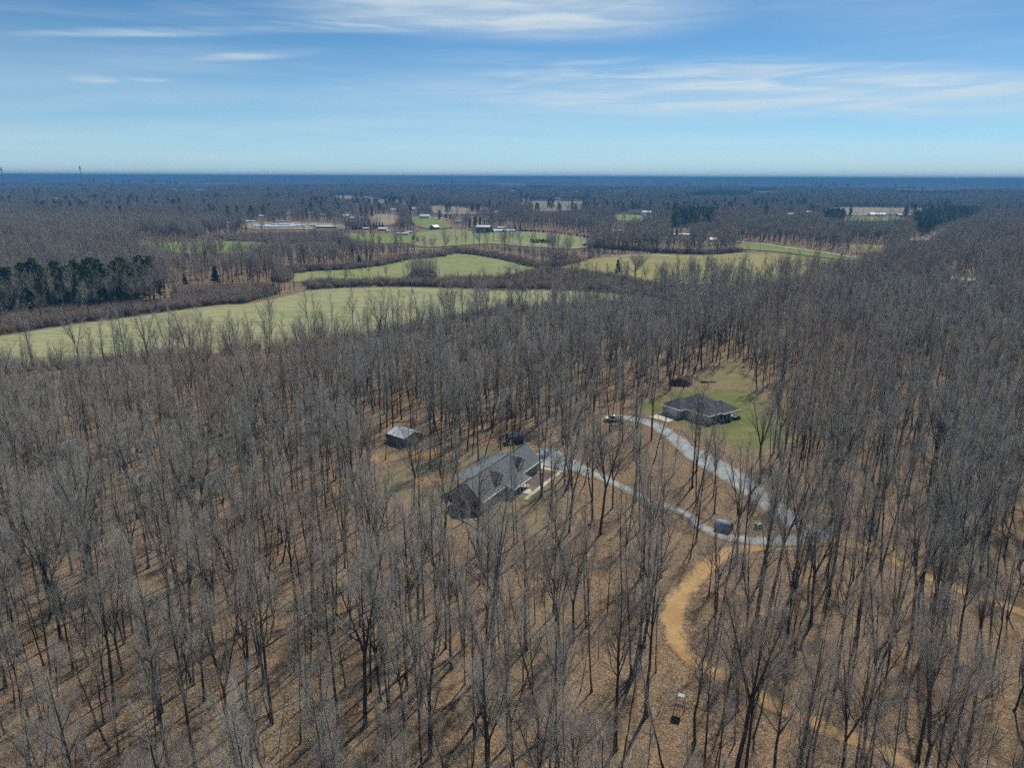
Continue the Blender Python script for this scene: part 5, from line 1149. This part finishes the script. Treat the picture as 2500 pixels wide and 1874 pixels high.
KEEP += [np.array([(u - hp * .22, v - hp * .9), (u + hp * .22, v - hp * .9), (u + hp * .22, v), (u - hp * .22, v)]) for u, v, hp, kd, lab in EVER if v < 640] + [np.array([(u - hp * .4, v - hp), (u + hp * .4, v - hp), (u + hp * .4, v), (u - hp * .4, v)]) for u, v, hp, lab in BL]
KEEP += [np.array([(a_, b_ - 6) for a_, b_ in q_], float) for q_ in PWPX]
def pixv(x, y, z):
    z = z - CAM_H; f = y * math.cos(PITCH) - z * math.sin(PITCH); b = (y * math.sin(PITCH) + z * math.cos(PITCH)) / f; a = x / f; c, s = math.cos(ROLL), math.sin(ROLL)
    return 1250 + (a * c + b * s) * FPX, 937 - (-a * s + b * c) * FPX
def stature(x, y, s, H=22.0, leave=.10, keep=None):
    """growth in front of open land is young and low: the farmland beyond stays in view from the air"""
    s = s.copy(); z = hgt(x, y); out = np.ones(len(x), bool); r_ = np.random.default_rng(8).random(len(x))
    u, vb = pixv(x, y, z); 
    for poly in (KEEP if keep is None else keep):
        bx0, by0 = poly.min(0); bx1, by1 = poly.max(0); _, vt = pixv(x, y, z + H * s)
        c = np.where((u > bx0 - 1) & (u < bx1 + 1) & (vb > by0) & (vt < by1) & (r_ > leave))[0]
        if not len(c): continue
        lim = np.full(len(c), 9.0)
        for fr in np.linspace(1.0, 0.05, 20):
            uu, vv = pixv(x[c], y[c], z[c] + H * s[c] * fr); ins = inside(uu, vv, poly); lim = np.where(ins, np.minimum(lim, fr - .05), lim)
        hit = lim < 5; k_ = c[hit]; s[k_] *= np.maximum(lim[hit], 0.0)
    return s, s > .17
stand_poly = P((-120, 790), (0, 772), (150, 762), (300, 748), (372, 738), (395, 728), (360, 722), (250, 728), (100, 735), (0, 742), (-120, 755))
CLEAR.append((stand_poly, 1.0))
NEAR_MAX, MID_MAX, FAR_MAX = 430.0, 1100.0, 2300.0
rng = np.random.default_rng(21)
# every hardwood position in the near woods, the few that shape the picture first
HAND = [(1165, 1352, 4, 1.08), (874, 1042, 4, 1.06), (1503, 1828, 0, 1.0), (1700, 1322, 6, 1.0), (1797, 1372, 1, .95), (1868, 1372, 0, .95), (1255, 1330, 2, 1.0), (1264, 1322, 8, 1.05), (1085, 1338, 1, .95), (560, 1800, 7, 1.0), (790, 1870, 9, 1.0), (2090, 1560, 0, 1.05), (2330, 1640, 0, 1.0), (2360, 1840, 9, .95), (2240, 1860, 0, 1.0), (1690, 1190, 0, 1.0), (1700, 1150, 6, 1.1), (1855, 1180, 1, .95), (1905, 1220, 7, .9), (1080, 1222, 2, .95), (1125, 1222, 8, .95), (1390, 1300, 1, .9), (1335, 1300, 8, 1.0), (905, 1180, 7, .85), (1010, 1252, 1, .85), (1590, 1075, 3, 1.0)]
hx = np.array([gp(u, v)[0] for u, v, k, s in HAND]); hy = np.array([gp(u, v)[1] for u, v, k, s in HAND])
nx, ny = jitter_grid(38, NEAR_MAX, 5.0, rng, .80, 42)
k = free(nx, ny) & (np.min(np.hypot(nx[:, None] - hx[None], ny[:, None] - hy[None]), 1) > 5.0); nx, ny = nx[k], ny[k]
kinds = rng.choice(10, len(nx), p=[.16, .12, .19, .06, .015, .09, .15, .07, .14, .005]); scs = np.where(rng.random(len(nx)) < .28, .45 + .35 * rng.random(len(nx)), .80 + .34 * rng.random(len(nx)))
nx = np.concatenate([hx, nx]); ny = np.concatenate([hy, ny]); kinds = np.concatenate([[h_[2] for h_ in HAND], kinds]); scs = np.concatenate([[h_[3] for h_ in HAND], scs])
def near_stature():
    """towards the meadow the wood thins to shorter growth with a few tall trees left standing"""
    s, k_ = stature(nx, ny, scs, 22.0, .24, [np.array(FIELDS['meadow_near'][0], float)]); s[:len(HAND)] = scs[:len(HAND)]; s = np.where((s < .42) & (s > .1), .42 + .2 * rng.random(len(s)), s); k_ = s > .17; k_[:len(HAND)] = True; return s, k_
OPEN = [[(925, 1038), (1040, 1038), (1040, 1108), (925, 1108)], [(1095, 1180), (1285, 1078), (1335, 1112), (1360, 1150), (1300, 1210), (1215, 1225), (1120, 1215)], [(1232, 1036), (1285, 1036), (1285, 1088), (1232, 1088)],
        [(1608, 950), (1815, 950), (1815, 1052), (1608, 1045)], [(1472, 1004), (1530, 1004), (1530, 1034), (1472, 1034)], [(1738, 1252), (1795, 1252), (1795, 1312), (1738, 1312)], [(1838, 1268), (1866, 1268), (1866, 1296), (1838, 1296)], [(1640, 1690), (1676, 1690), (1676, 1745), (1640, 1745)]]
THIN = [[(1310, 1088), (1370, 1095), (1620, 1215), (1680, 1250), (1660, 1262), (1450, 1175), (1320, 1140)], [(1540, 1010), (1640, 1030), (1800, 1150), (1960, 1270), (1920, 1290), (1760, 1170), (1620, 1075)], [(1720, 1290), (1990, 1300), (1990, 1335), (1780, 1340), (1690, 1420), (1660, 1520), (1630, 1480), (1700, 1390)],
        [(1800, 930), (1860, 950), (1940, 1060), (1860, 1110), (1760, 1100), (1660, 1050)], [(1000, 1092), (1090, 1092), (1095, 1190), (1000, 1190)], [(2010, 1305), (2150, 1335), (2300, 1405), (2500, 1480), (2500, 1510), (2280, 1430), (2120, 1362), (2010, 1335)], [(1340, 1150), (1420, 1200), (1400, 1280), (1220, 1290), (1260, 1240)]]
def clear_sight():
    """the owners keep the growth round house, shed and drive to slim clean boles"""
    keep = np.ones(len(nx), bool); Hh = np.array([KINDS[k_][1] for k_ in kinds]) * scs; r_ = np.random.default_rng(77).random(len(nx)); c0 = np.array([KINDS[k_][3] for k_ in kinds])
    for polys, lv in ((OPEN, .13), (THIN, .60)):
        for poly in polys:
            poly = np.array(poly, float); bad = np.zeros(len(nx), bool)
            for q in (0, .15, .4, .65, .85, .95):
                for w in (-2.2, 0, 2.2): u_, v_ = pixv(nx + (w if q else 0), ny, Hh * (c0 + (1 - c0) * q)); bad |= inside(u_, v_, poly)
            keep &= ~(bad & (r_ > lv))
    keep[:len(HAND)] = True; return keep
kp_ = clear_sight(); nx, ny, kinds, scs = nx[kp_], ny[kp_], kinds[kp_], scs[kp_]
scs, kp_ = near_stature(); nx, ny, kinds, scs = nx[kp_], ny[kp_], kinds[kp_], scs[kp_]
nrot = rng.random(len(nx)) * 6.28; nz = hgt(nx, ny)
# how large each shows in the photograph
def shown(i):
    u0, v0 = pix((nx[i], ny[i], 0)); u1, v1 = pix((nx[i], ny[i], KINDS[kinds[i]][1] * scs[i]))
    if ny[i] < 30: return -1
    vis = max(0, min(v0, 1874) - max(v1, 0)); 
    if not (-60 < u1 < 2560) or vis < 40: return -1
    return vis + (20 if i < len(HAND) else 0) + (60 if i < len(HAND) else 0)
score = np.array([shown(i) for i in range(len(nx))]); order = np.argsort(-score); single = [i for i in order[:300] if score[i] > 0]
LANDMARKS = [('the dormered house', gp(1200, 1190)), ('the hip-roofed house', gp(1720, 1030)), ('the white-roofed shed', gp(985, 1090)), ('the silver pickup', gp(1498, 1027)), ('the arched shelter', gp(1766, 1292)), ('the dirt track bend', gp(1645, 1500)),
             ('the hunting stand', gp(1657, 1740)), ('the drive junction', gp(1975, 1318)), ('the bottom left corner', gp(0, 1874)), ('the bottom right corner', gp(2500, 1874)), ('the middle of the bottom edge', gp(1000, 1874)),
             ('the sandy track leaving on the right', gp(2495, 1495)), ('the left edge at mid-woods', gp(0, 1400)), ('the woods left of the yard', gp(560, 1330)), ('the gravel drive', gp(1549, 1201)), ('the porch front yard', gp(1330, 1400)), ('the quarter point of the bottom edge', gp(500, 1800)), ('the lower woods right of centre', gp(2050, 1640)), ('the left edge lower down', gp(60, 1640))]
WORDS = {'straight': 'tall straight', 'forked': 'high-forked', 'slender': 'slender pole-like', 'twin': 'twin-stemmed', 'broad': 'broad spreading', 'crooked': 'crooked leaning'}
ONES = 'first second third fourth fifth sixth seventh eighth ninth tenth eleventh twelfth thirteenth fourteenth fifteenth sixteenth seventeenth eighteenth nineteenth'.split()
def ordw(n):
    if n >= 100: return 'hundredth' if n == 100 else 'hundred and ' + ordw(n - 100)
    if n < 20: return ONES[n - 1]
    t_ = {2: 'twent', 3: 'thirt', 4: 'fort', 5: 'fift', 6: 'sixt', 7: 'sevent', 8: 'eight', 9: 'ninet'}[n // 10]
    return t_ + 'ieth' if n % 10 == 0 else t_ + 'y-' + ONES[n % 10 - 1]
ORD = ['closest', 'second closest', 'third closest', 'fourth closest', 'fifth closest', 'sixth closest', 'seventh closest', 'eighth closest', 'ninth closest', 'tenth closest', 'eleventh closest', 'twelfth closest']
lm_of = {}; 
for i in single:
    d = [math.hypot(nx[i] - c[0], ny[i] - c[1]) for _, c in LANDMARKS]; j = int(np.argmin(d)); lm_of.setdefault((j, KINDS[kinds[i]][0]), []).append((d[j], i))
tree_label = {}
for (j, kd), lst in lm_of.items():
    for n_, (d, i) in enumerate(sorted(lst)): tree_label[i] = f"{WORDS[kd]} bare tree, {'closest' if n_ == 0 else ordw(n_ + 1) + ' closest'} such to {LANDMARKS[j][0]}"
for i in single:
    kk = int(kinds[i]); t = empty('bare_tree', (nx[i], ny[i], nz[i] - .1), nrot[i], tree_label[i], 'tree', 'bare trees of the near woods'); t.scale = (scs[i],) * 3
    link('trunk', TRUNK[kk], t); link('crown', CROWN[kk], t)
rest = np.array(sorted(set(range(len(nx))) - set(single)))
tilt = lambda n: (np.random.default_rng(3).random((n, 2)) - .5) * .10
s3 = lambda s: np.stack([s, s, s], 1)
scatter('woodland', np.stack([nx[rest], ny[rest], nz[rest] - .1], 1), kinds[rest], nrot[rest], s3(scs[rest]), tpl_near, 'grey-brown bare woods behind and between the nearest trees', tilt(len(rest)))
def field_of(y0, y1, cell, objs, name, label, drop=.1, edge=True, smin=.78, smax=1.12):
    x, y = jitter_grid(y0, y1, cell, rng, .78, 60, drop); k = free(x, y); x, y = x[k], y[k]; n = len(x); s = smin + (smax - smin) * rng.random(n)
    # slow drift of stature through the woods
    s *= 1 + .10 * np.sin(x / 90. + 1) * np.cos(y / 130.)
    s, kp = stature(x, y, s); s, k2_ = stature(x, y, s, 22.0, .42, [np.array(FIELDS['field_left'][0], float), np.array(FIELDS['meadow_right'][0], float)]); kp &= k2_; x, y, s = x[kp], y[kp], s[kp]; n = len(x); ok = rng.choice(len(objs), n)
    scatter(name, np.stack([x, y, hgt(x, y) - .2], 1), ok, rng.random(n) * 6.28, s3(s), objs, label, tilt(n)); return n
n_mid = field_of(NEAR_MAX, MID_MAX, 7.4, tpl_mid, 'distant_woodland', 'bare brown woods in the middle distance beyond the meadows', .12)
n_far = field_of(MID_MAX, FAR_MAX, 8.0, tpl_far, 'far_woodland', 'blue-grey bare woods far beyond the fields', .1)
def patches(y0, y1, cell, name, label, sxy):
    x, y = jitter_grid(y0, y1, cell, rng, .76, 100, .06, .6); k = free(x, y); x, y = x[k], y[k]; n = len(x)
    sc = np.stack([np.full(n, sxy), np.full(n, sxy), .85 + .4 * rng.random(n) + .15 * np.sin(x / 340.) * np.cos(y / 500.)], 1)
    s_, kp = stature(x, y, sc[:, 2], 24.0, .04); sc[:, 2] = s_; x, y, sc = x[kp], y[kp], sc[kp]; n = len(x)
    scatter(name, np.stack([x, y, hgt(x, y) - .3], 1), rng.choice(len(tpl_patch), n), rng.random(n) * 6.28, sc, tpl_patch, label); return n
n_p1 = patches(FAR_MAX, 4600, 34, 'remote_woodland', 'hazy wooded plain stretching away', 1.0)
def canopy():
    """the wooded plain too far off to tell trees apart: one rough canopy, open over the fields"""
    ang = np.radians(np.linspace(-44, 44, 1500)); rad = np.geomspace(4560, 8200, 150); A, B = np.meshgrid(rad, ang, indexing='ij'); r_ = np.random.default_rng(14)
    x = A * np.sin(B); y = A * np.cos(B); x = x + r_.normal(size=x.shape) * 2.5; y = y + r_.normal(size=x.shape) * 4
    low = ~free(x.ravel(), y.ravel()).reshape(x.shape); crown = r_.random(x.shape)
    z = hgt(x, y) + 13 + 8 * crown ** 1.5 + 2.5 * np.sin(x / 120.) * np.cos(y / 170.); z[low] = hgt(x, y)[low] - 6; z[0] -= 30; z[:, 0] -= 30; z[:, -1] -= 30
    nr, na = x.shape; i = np.arange(nr - 1)[:, None]; j = np.arange(na - 1)[None]; f = np.stack([i * na + j, i * na + j + 1, (i + 1) * na + j + 1, (i + 1) * na + j], -1).reshape(-1, 4)[:, ::-1]
    o = link('skyline_woodland', mesh_np('skyline_woodland', np.stack([x, y, z], -1).reshape(-1, 3), f, FARCAN, False)); tag(o, 'blue wooded plain below the skyline', kind='stuff')
def far_canopy_mat():
    m, nt, b = nmat('far_canopy', .95, .05); T = NT(nt); c = T.mix(T.ramp(T.noise(.0016, 5), .40, .60), (.070, .060, .052), (.165, .145, .125)); c = T.mix(T.ramp(T.noise(.0007, 3), .60, .66, 0, .9), c, (.26, .24, .15)); c = T.mix(T.ramp(T.noise(.05, 2), .4, .7, 0, .5), c, (.055, .048, .044)); c = T.mix(T.ramp(T.noise(.0035, 3), .62, .70, 0, .85), c, (.026, .045, .022)); T.link(c, b.inputs['Base Color']); return m
FARCAN = far_canopy_mat()
canopy()
def wooded_hills():
    ang = np.radians(np.linspace(-44, 44, 900)); rad = np.geomspace(7600, 42000, 150); A, B = np.meshgrid(rad, ang, indexing='ij'); x = A * np.sin(B); y = A * np.cos(B); r_ = np.random.default_rng(4)
    z = hgt(x, y) + 17 + r_.normal(size=x.shape) * 2.2 + 9 * np.sin(x / 1700. + y / 2600.) * np.sin(y / 1900.) * np.clip((A - 9000) / 9000, 0, 1); z[0] -= 40; z[:, 0] -= 40; z[:, -1] -= 40
    # low ridges that close the view
    z += np.exp(-((A - 26000) / 5200.) ** 2) * (30 + 24 * np.sin(B * 7 + 1) + 16 * np.sin(B * 17) + 12 * np.sin(B * 41 + 2) + 8 * np.sin(B * 97))
    z = np.where(z > 55, 55 + 34 * np.tanh((z - 55) / 70.), z)      # rounded hilltops
    nr, na = x.shape; i = np.arange(nr - 1)[:, None]; j = np.arange(na - 1)[None]; f = np.stack([i * na + j, i * na + j + 1, (i + 1) * na + j + 1, (i + 1) * na + j], -1).reshape(-1, 4)[:, ::-1]
    o = link('wooded_hills', mesh_np('wooded_hills', np.stack([x, y, z], -1).reshape(-1, 3), f, FARCAN, False)); tag(o, 'deep blue wooded hills along the horizon', kind='structure')
wooded_hills()
# saplings between the big trees
x, y = jitter_grid(45, 420, 4.3, rng, .8, 30, .30); k = free(x, y); x, y = x[k], y[k]; n = len(x)
clump = np.sin(x / 23. + 1) * np.cos(y / 31.) + .6 * np.sin(x / 9.) ; k = rng.random(n) < .35 + .4 * (clump > .2); x, y = x[k], y[k]; n = len(x)
scatter('saplings', np.stack([x, y, hgt(x, y) - .05], 1), rng.choice(5, n, p=[.3, .28, .2, .14, .08]), rng.random(n) * 6.28, s3(.7 + .6 * rng.random(n)), tpl_sap, 'thin grey saplings scattered through the near woods', tilt(n))
# brush of the hedgerows
bp = []
for b in BRUSH:
    b0, b1 = b.min(0), b.max(0); m = int((b1[0] - b0[0]) * (b1[1] - b0[1]) / (3.4 if b0[1] < 800 else 9.0)); q = b0 + rng.random((m, 2)) * (b1 - b0); bp.append(q[inside(q[:, 0], q[:, 1], b)])
# scrub along the foot of the wood edges
for pts in ([(1300, 650), (1240, 634), (1170, 622), (1120, 617)], [(1320, 656), (1400, 641), (1380, 634)], [(1440, 602), (1500, 607), (1600, 615), (1720, 620), (1800, 614)], [(0, 905), (300, 888), (500, 870), (800, 841), (1000, 806), (1150, 775), (1300, 755), (1600, 742)], [(700, 668), (749, 661), (853, 656), (930, 646), (996, 632), (1068, 626), (1119, 612)]):
    ln = smooth_line(P(*pts), 40); nn = len(ln) * (2 if pts[0][1] > 800 else 9); q = ln[rng.integers(len(ln), size=nn)] + rng.normal(size=(nn, 2)) * np.array([3.2, 3.2]); bp.append(q)
bp = np.concatenate(bp); n = len(bp)
scatter('brush', np.column_stack([bp, hgt(bp[:, 0], bp[:, 1]) - .1]), rng.choice(4, n, p=[.3, .35, .25, .1]), rng.random(n) * 6.28, s3(.7 + .5 * rng.random(n)), tpl_brush, 'low brown leafless brush lining the meadows')
# dense thicket island of thin poles
q = ISLAND.min(0) + rng.random((600, 2)) * (ISLAND.max(0) - ISLAND.min(0)); q = q[inside(q[:, 0], q[:, 1], ISLAND)][:150]; n = len(q)
scatter('thicket', np.column_stack([q, hgt(q[:, 0], q[:, 1])]), rng.choice([3, 4], n), rng.random(n) * 6.28, s3(1.1 + .5 * rng.random(n)), tpl_sap, 'dense dark thicket island of thin poles in the meadow')
# trees standing in the brush belts
q = []
for b, m in ((BRUSH[0], 14), (BRUSH[1], 90)):
    z = b.min(0) + rng.random((m * 8, 2)) * (b.max(0) - b.min(0)); q.append(z[inside(z[:, 0], z[:, 1], b)][:m])
q = np.concatenate(q); n = len(q)
scatter('hedgerow_trees', np.column_stack([q, hgt(q[:, 0], q[:, 1])]), rng.choice(10, n), rng.random(n) * 6.28, s3(.35 + .4 * rng.random(n)), tpl_mid, 'small bare trees rising out of the brush belts')

# ---- lone trees one can pick out
def lone(name, u, v, hpx, tmpl, base_h, label, cat, group=None, up=None):
    c = gp(u, v); d = math.hypot(c[1], CAM_H); s = hpx / FPX * d / base_h
    t = empty(name, tuple(c - np.array([0, 0, .1])), random.uniform(0, 6.28), label, cat, group); t.scale = (s,) * 3
    link('trunk', tmpl[0], t); link('crown', tmpl[1], t); return t
def wide_oak():
    c = gp(1551, 676); T, C = hardwood('broad', 16.5, .5, .26, 24, .62, (42, 70), 777, 0)
    t = empty('oak_tree', tuple(c), 0.4, 'wide solitary bare oak in front of the yellow-green meadow', 'tree'); t.scale = (1.2,) * 3
    link('trunk', T.mesh('trunk', M['bark']), t); link('crown', C.mesh('crown', M['twig']), t)
wide_oak()
pr = np.random.default_rng(55)
n_st = 0
sp_ = []
b0, b1 = stand_poly.min(0), stand_poly.max(0)
while len(sp_) < 118:
    z = b0 + pr.random(2) * (b1 - b0)
    if inside(z[0:1], z[1:2], stand_poly)[0] and all(np.hypot(*(z - o_)) > 3.0 for o_ in sp_): sp_.append(z)
sp_ = sorted(sp_, key=lambda z: pix((z[0], z[1], 0))[0])
for j, z in enumerate(sp_):
    kk = int(pr.integers(4)); t = empty('pine_tree', (z[0], z[1], float(hgt(*z)) - .1), pr.random() * 6.28, f'dark green pine, {ordw(j + 1)} from the left in the stand beside the meadow', 'tree', 'pines of the stand beside the meadow')
    t.scale = (.80 + .42 * pr.random(),) * 3; link('trunk', PINES[kk][0], t); link('crown', PINES[kk][1], t)
BH = {'p': (20, 23, 17, 21), 'c': (11, 8, 14)}
for u, v, hp, kd, lab in EVER:
    kk = random.randrange(4 if kd == 'p' else 3); src = PINES if kd == 'p' else CEDARS
    lone('pine_tree' if kd == 'p' else 'cedar_tree', u, v, hp, src[kk], BH[kd][kk], lab, 'tree', 'scattered evergreens of the far farmland')
for u, v, hp, lab in BL:
    kk = random.randrange(3); lone('blossoming_tree', u, v, hp, BLOSSOM[kk], (9, 11, 8)[kk], lab, 'tree', 'flowering trees of the far farmland')
# cedar row beside the tan field
for j in range(11):
    u = 862 + j * 7.2; lone('cedar_tree', u, 561 - j * .3, 13 + 5 * random.random(), CEDARS[j % 3], BH['c'][j % 3], f'dark cedar, {ordw(j + 1)} from the left in the hedge row', 'tree', 'cedar row beside the tan field')
# nursery rows of small clipped evergreens
def bushlet(seed):
    rng = np.random.default_rng(seed); C = Grow(); n = 90; t = rng.random(n); an = rng.random(n) * 6.28; rr = .75 * (1.05 - t) ** .6 * np.sqrt(rng.random(n))
    c = np.stack([rr * np.cos(an), rr * np.sin(an), .1 + 2.4 * t], 1); nr = unit(rng.normal(size=(n, 3))); ax = unit(np.cross(nr, rng.normal(size=(n, 3)))); C.cards(c, nr, ax, .3 + .15 * rng.random(n), .18 + .1 * rng.random(n)); return C.mesh('nursery_shrub', M['cedar'], False)
NB = [bushlet(k) for k in range(3)]
def row(pts, n, what, jit=.6):
    ln = smooth_line(P(*pts), 60); ii = np.linspace(0, len(ln) - 1, n).astype(int)
    for j, i_ in enumerate(ii):
        x_, y_ = ln[i_] + np.random.default_rng(j).normal(size=2) * jit; o = link('nursery_shrub', NB[j % 3]); o.location = (x_, y_, float(hgt(x_, y_)) + .4); s = 1.0 + .5 * random.random(); o.scale = (s * 1.2, s * 1.2, s)
        tag(o, f'clipped evergreen, {ordw(j + 1)} from the left in {what}', 'shrub', 'nursery rows on the farm field')
row([(1273, 566), (1340, 569), (1437, 582)], 34, 'the long nursery row')
row([(1300, 594), (1325, 594), (1352, 597)], 16, 'the short nursery row')
row([(1296, 590), (1320, 590), (1345, 592)], 12, 'the row behind the short nursery row')
# plantations that read as one dark mass
q = []
for b in PW:
    b0, b1 = b.min(0), b.max(0); ar = (b1[0] - b0[0]) * (b1[1] - b0[1]); dd = np.hypot(*b.mean(0)); cell = max(5.0, dd / 260.); m = int(ar / cell ** 2)
    z = b0 + rng.random((min(m, 6000), 2)) * (b1 - b0); z = z[inside(z[:, 0], z[:, 1], b)]; q.append(np.column_stack([z, np.full(len(z), max(1.0, cell / 6.5))]))
q = np.concatenate(q); n = len(q); sc = np.stack([q[:, 2], q[:, 2], .8 + .4 * rng.random(n)], 1)
scatter('pine_plantation', np.column_stack([q[:, :2], hgt(q[:, 0], q[:, 1])]), rng.choice(4, n), rng.random(n) * 6.28, sc, tpl_pine, 'dark green pine plantations far off that read as solid blocks')

# single evergreens and small clumps dotted over the wooded plain, too many and too small to name
er = np.random.default_rng(31); q = []
for _ in range(150):
    vv = 441 + 100 * er.random() ** 1.5; c_ = gp(er.random() * 2500, vv); d_ = np.hypot(c_[0], c_[1]); m = int(er.integers(2, 9)); sp2 = 14 + d_ * .006
    z = c_[:2] + er.normal(size=(m, 2)) * np.array([sp2 * 1.6, sp2]); q.append(np.column_stack([z, np.full(m, 1.0 + d_ / 6500.)]))
q = np.concatenate(q); q = q[free(q[:, 0], q[:, 1])]; n = len(q)
scatter('distant_evergreens', np.column_stack([q[:, :2], hgt(q[:, 0], q[:, 1])]), er.choice(4, n), er.random(n) * 6.28, np.stack([q[:, 2] * 1.1, q[:, 2] * 1.1, q[:, 2] * (1.05 + .3 * er.random(n))], 1), tpl_pine, 'dark evergreens dotted over the far wooded plain')

# ------------------------------------------------------------------ fallen wood
def log(u, v, L, r, az, label, mat='bark', stubs=3):
    c = gp(u, v); h = empty('fallen_log', (c[0], c[1], 0), R(az), label, 'log'); rg = np.random.default_rng(int(u)); G = Grow()
    a = stem(np.zeros(3), np.array([1., 0, 0]), L, r, 8, .03 * L / 8, rg, False, 0, .35); a[0][0, :, 2] = r * .8; G.tubes(a[0], a[1], 8); link('stem', G.mesh('stem', M[mat]), h)
    for j in range(stubs):
        G = Grow(); p = spawn(*a, 1, .4, .95, (35, 60), .5, lambda t: .22 + 0 * t, .45, 4, .05, .04, rg, .02); G.tubes(p[0], p[1], 4); link('branch', G.mesh('branch', M[mat]), h)
LOGS = [(930, 1262, 3.2, .10, 20, 'pale bare log on the ground left of the yard', 'pale_wood', 0), (950, 1032, 11, .16, 10, 'long dark fallen trunk behind the white-roofed shed', 'bark', 6), (1075, 1010, 14, .18, 28, 'dark fallen trunk in the woods above the dormered house', 'bark', 6), (1735, 1268, 4.5, .08, 28, 'pale fallen pole beside the arched shelter', 'pale_wood', 0), (1534, 1862, 3.0, .08, 70, 'pale fallen pole at the bottom of the photograph', 'pale_wood', 0), (700, 1492, 9, .16, 25, 'pale split log leaning in the left woods', 'pale_wood', 3), (1130, 1695, 6, .11, -12, 'thin fallen trunk in the lower woods', 'twig', 5), (560, 1490, 11, .13, 30, 'slanting grey fallen trunk among the left trees', 'twig', 6), (1712, 934, 6, .45, 2, 'thick dark log behind the hip-roofed house', 'bark', 2), (620, 1760, 8, .14, 40, 'grey fallen limb in the lower left woods', 'twig', 4), (2130, 1700, 5, .10, -30, 'thin fallen trunk in the lower right woods', 'twig', 4), (1600, 1150, 5, .07, 15, 'thin pale pole beside the gravel drive', 'pale_wood', 0), (1395, 1545, 3, .07, 35, 'thin pale stick in the leaf litter', 'pale_wood', 0)]
for l_ in LOGS: log(*l_)
def brush_pile():
    c = gp(1661, 938); h = empty('brush_pile', (c[0], c[1], 0), 0, 'dark heap of cut branches behind the hip-roofed house', 'brush pile'); rg = np.random.default_rng(9); G = Grow(); n = 900
    a = rg.random(n) * 6.28; rr = 3.6 * np.sqrt(rg.random(n)); p = np.stack([rr * np.cos(a) * 1.2, rr * np.sin(a), rg.random(n) * 2.3 * (1 - (rr / 3.8) ** 2)], 1); d = unit(rg.normal(size=(n, 3)) * np.array([1, 1, .35])); G.spikes(p, d, .8 + 1.6 * rg.random(n), .03 + .04 * rg.random(n), rg); link('branches', G.mesh('branches', M['bark']), h)
    for j in range(6):
        G = Grow(); s_ = stem(np.array([rg.normal() * 1.5, rg.normal() * 1.2, .3]), unit(np.array([rg.normal(), rg.normal(), .25])), 3.5, .14, 5, .08, rg, False); G.tubes(s_[0], s_[1], 6); link('cut_limb', G.mesh('cut_limb', M['bark']), h)
brush_pile()
# foundation shrubs at the hip-roofed house
def found(seed):
    rng = np.random.default_rng(seed); C = Grow(); n = 140; th = rng.random(n) * 6.28; ph = np.arccos(rng.random(n)); rr = .55 * (.6 + .4 * rng.random(n)); c = np.stack([rr * np.sin(ph) * np.cos(th), rr * np.sin(ph) * np.sin(th), .15 + rr * np.cos(ph) * 1.3], 1)
    nr = unit(c + rng.normal(size=(n, 3)) * .3); ax = unit(np.cross(nr, rng.normal(size=(n, 3)))); C.cards(c, nr, ax, .12 + .08 * rng.random(n), .08 + .05 * rng.random(n)); return C.mesh('foundation_shrub', M['cedar'], False)
FS = [found(k) for k in range(2)]
for j, (lx, ly) in enumerate(((19.5, 9.3), (19.5, 10.3), (19.5, 13.3), (19.5, 14.4), (19.5, 15.6), (18.0, 4.2), (18.0, 5.6), (18.0, 7.0), (10.5, 2.3), (12.0, 2.3), (13.6, 2.3))):
    x_, y_ = HIP_L2W(lx, ly); o = link('foundation_shrub', FS[j % 2]); o.location = (x_, y_, .02); s = .8 + .5 * random.random(); o.scale = (s, s, s)
    k_ = 0 if j < 5 else 1 if j < 8 else 2; n_ = j - (0, 5, 8)[k_]
    tag(o, ordw(n_ + 1) + (' round shrub at the foot of the columned porch, counted from the front wing', ' round shrub under the front windows, counted from the garage side', ' round shrub along the side wall, counted from the garage')[k_], 'shrub', ('shrubs at the columned porch', 'shrubs under the front windows', 'shrubs along the garage side')[k_])

# ------------------------------------------------------------------ the air
def haze():
    m = bpy.data.materials.new('haze'); m.use_nodes = True; nt = m.node_tree; nt.nodes.clear()
    o = nt.nodes.new('ShaderNodeOutputMaterial'); v = nt.nodes.new('ShaderNodeVolumePrincipled'); v.inputs['Color'].default_value = HAZE_COL + (1,); v.inputs['Density'].default_value = HAZE_DENS; v.inputs['Anisotropy'].default_value = 0.0
    nt.links.new(v.outputs[0], o.inputs['Volume'])
    mb = MB(); mb.box(-62000, 62000, -62000, 62000, -60, 94); ob = mb.build('haze', m); tag(ob, 'thin blue haze over the wooded plain', kind='stuff')
HAZE_COL, HAZE_DENS = (0.115, 0.35, 0.655), 0.00021
haze()
print('TREES near', len(nx), 'single', len(single), 'mid', n_mid, 'far', n_far, 'patch', n_p1, 'sap', 'brush', len(bp))
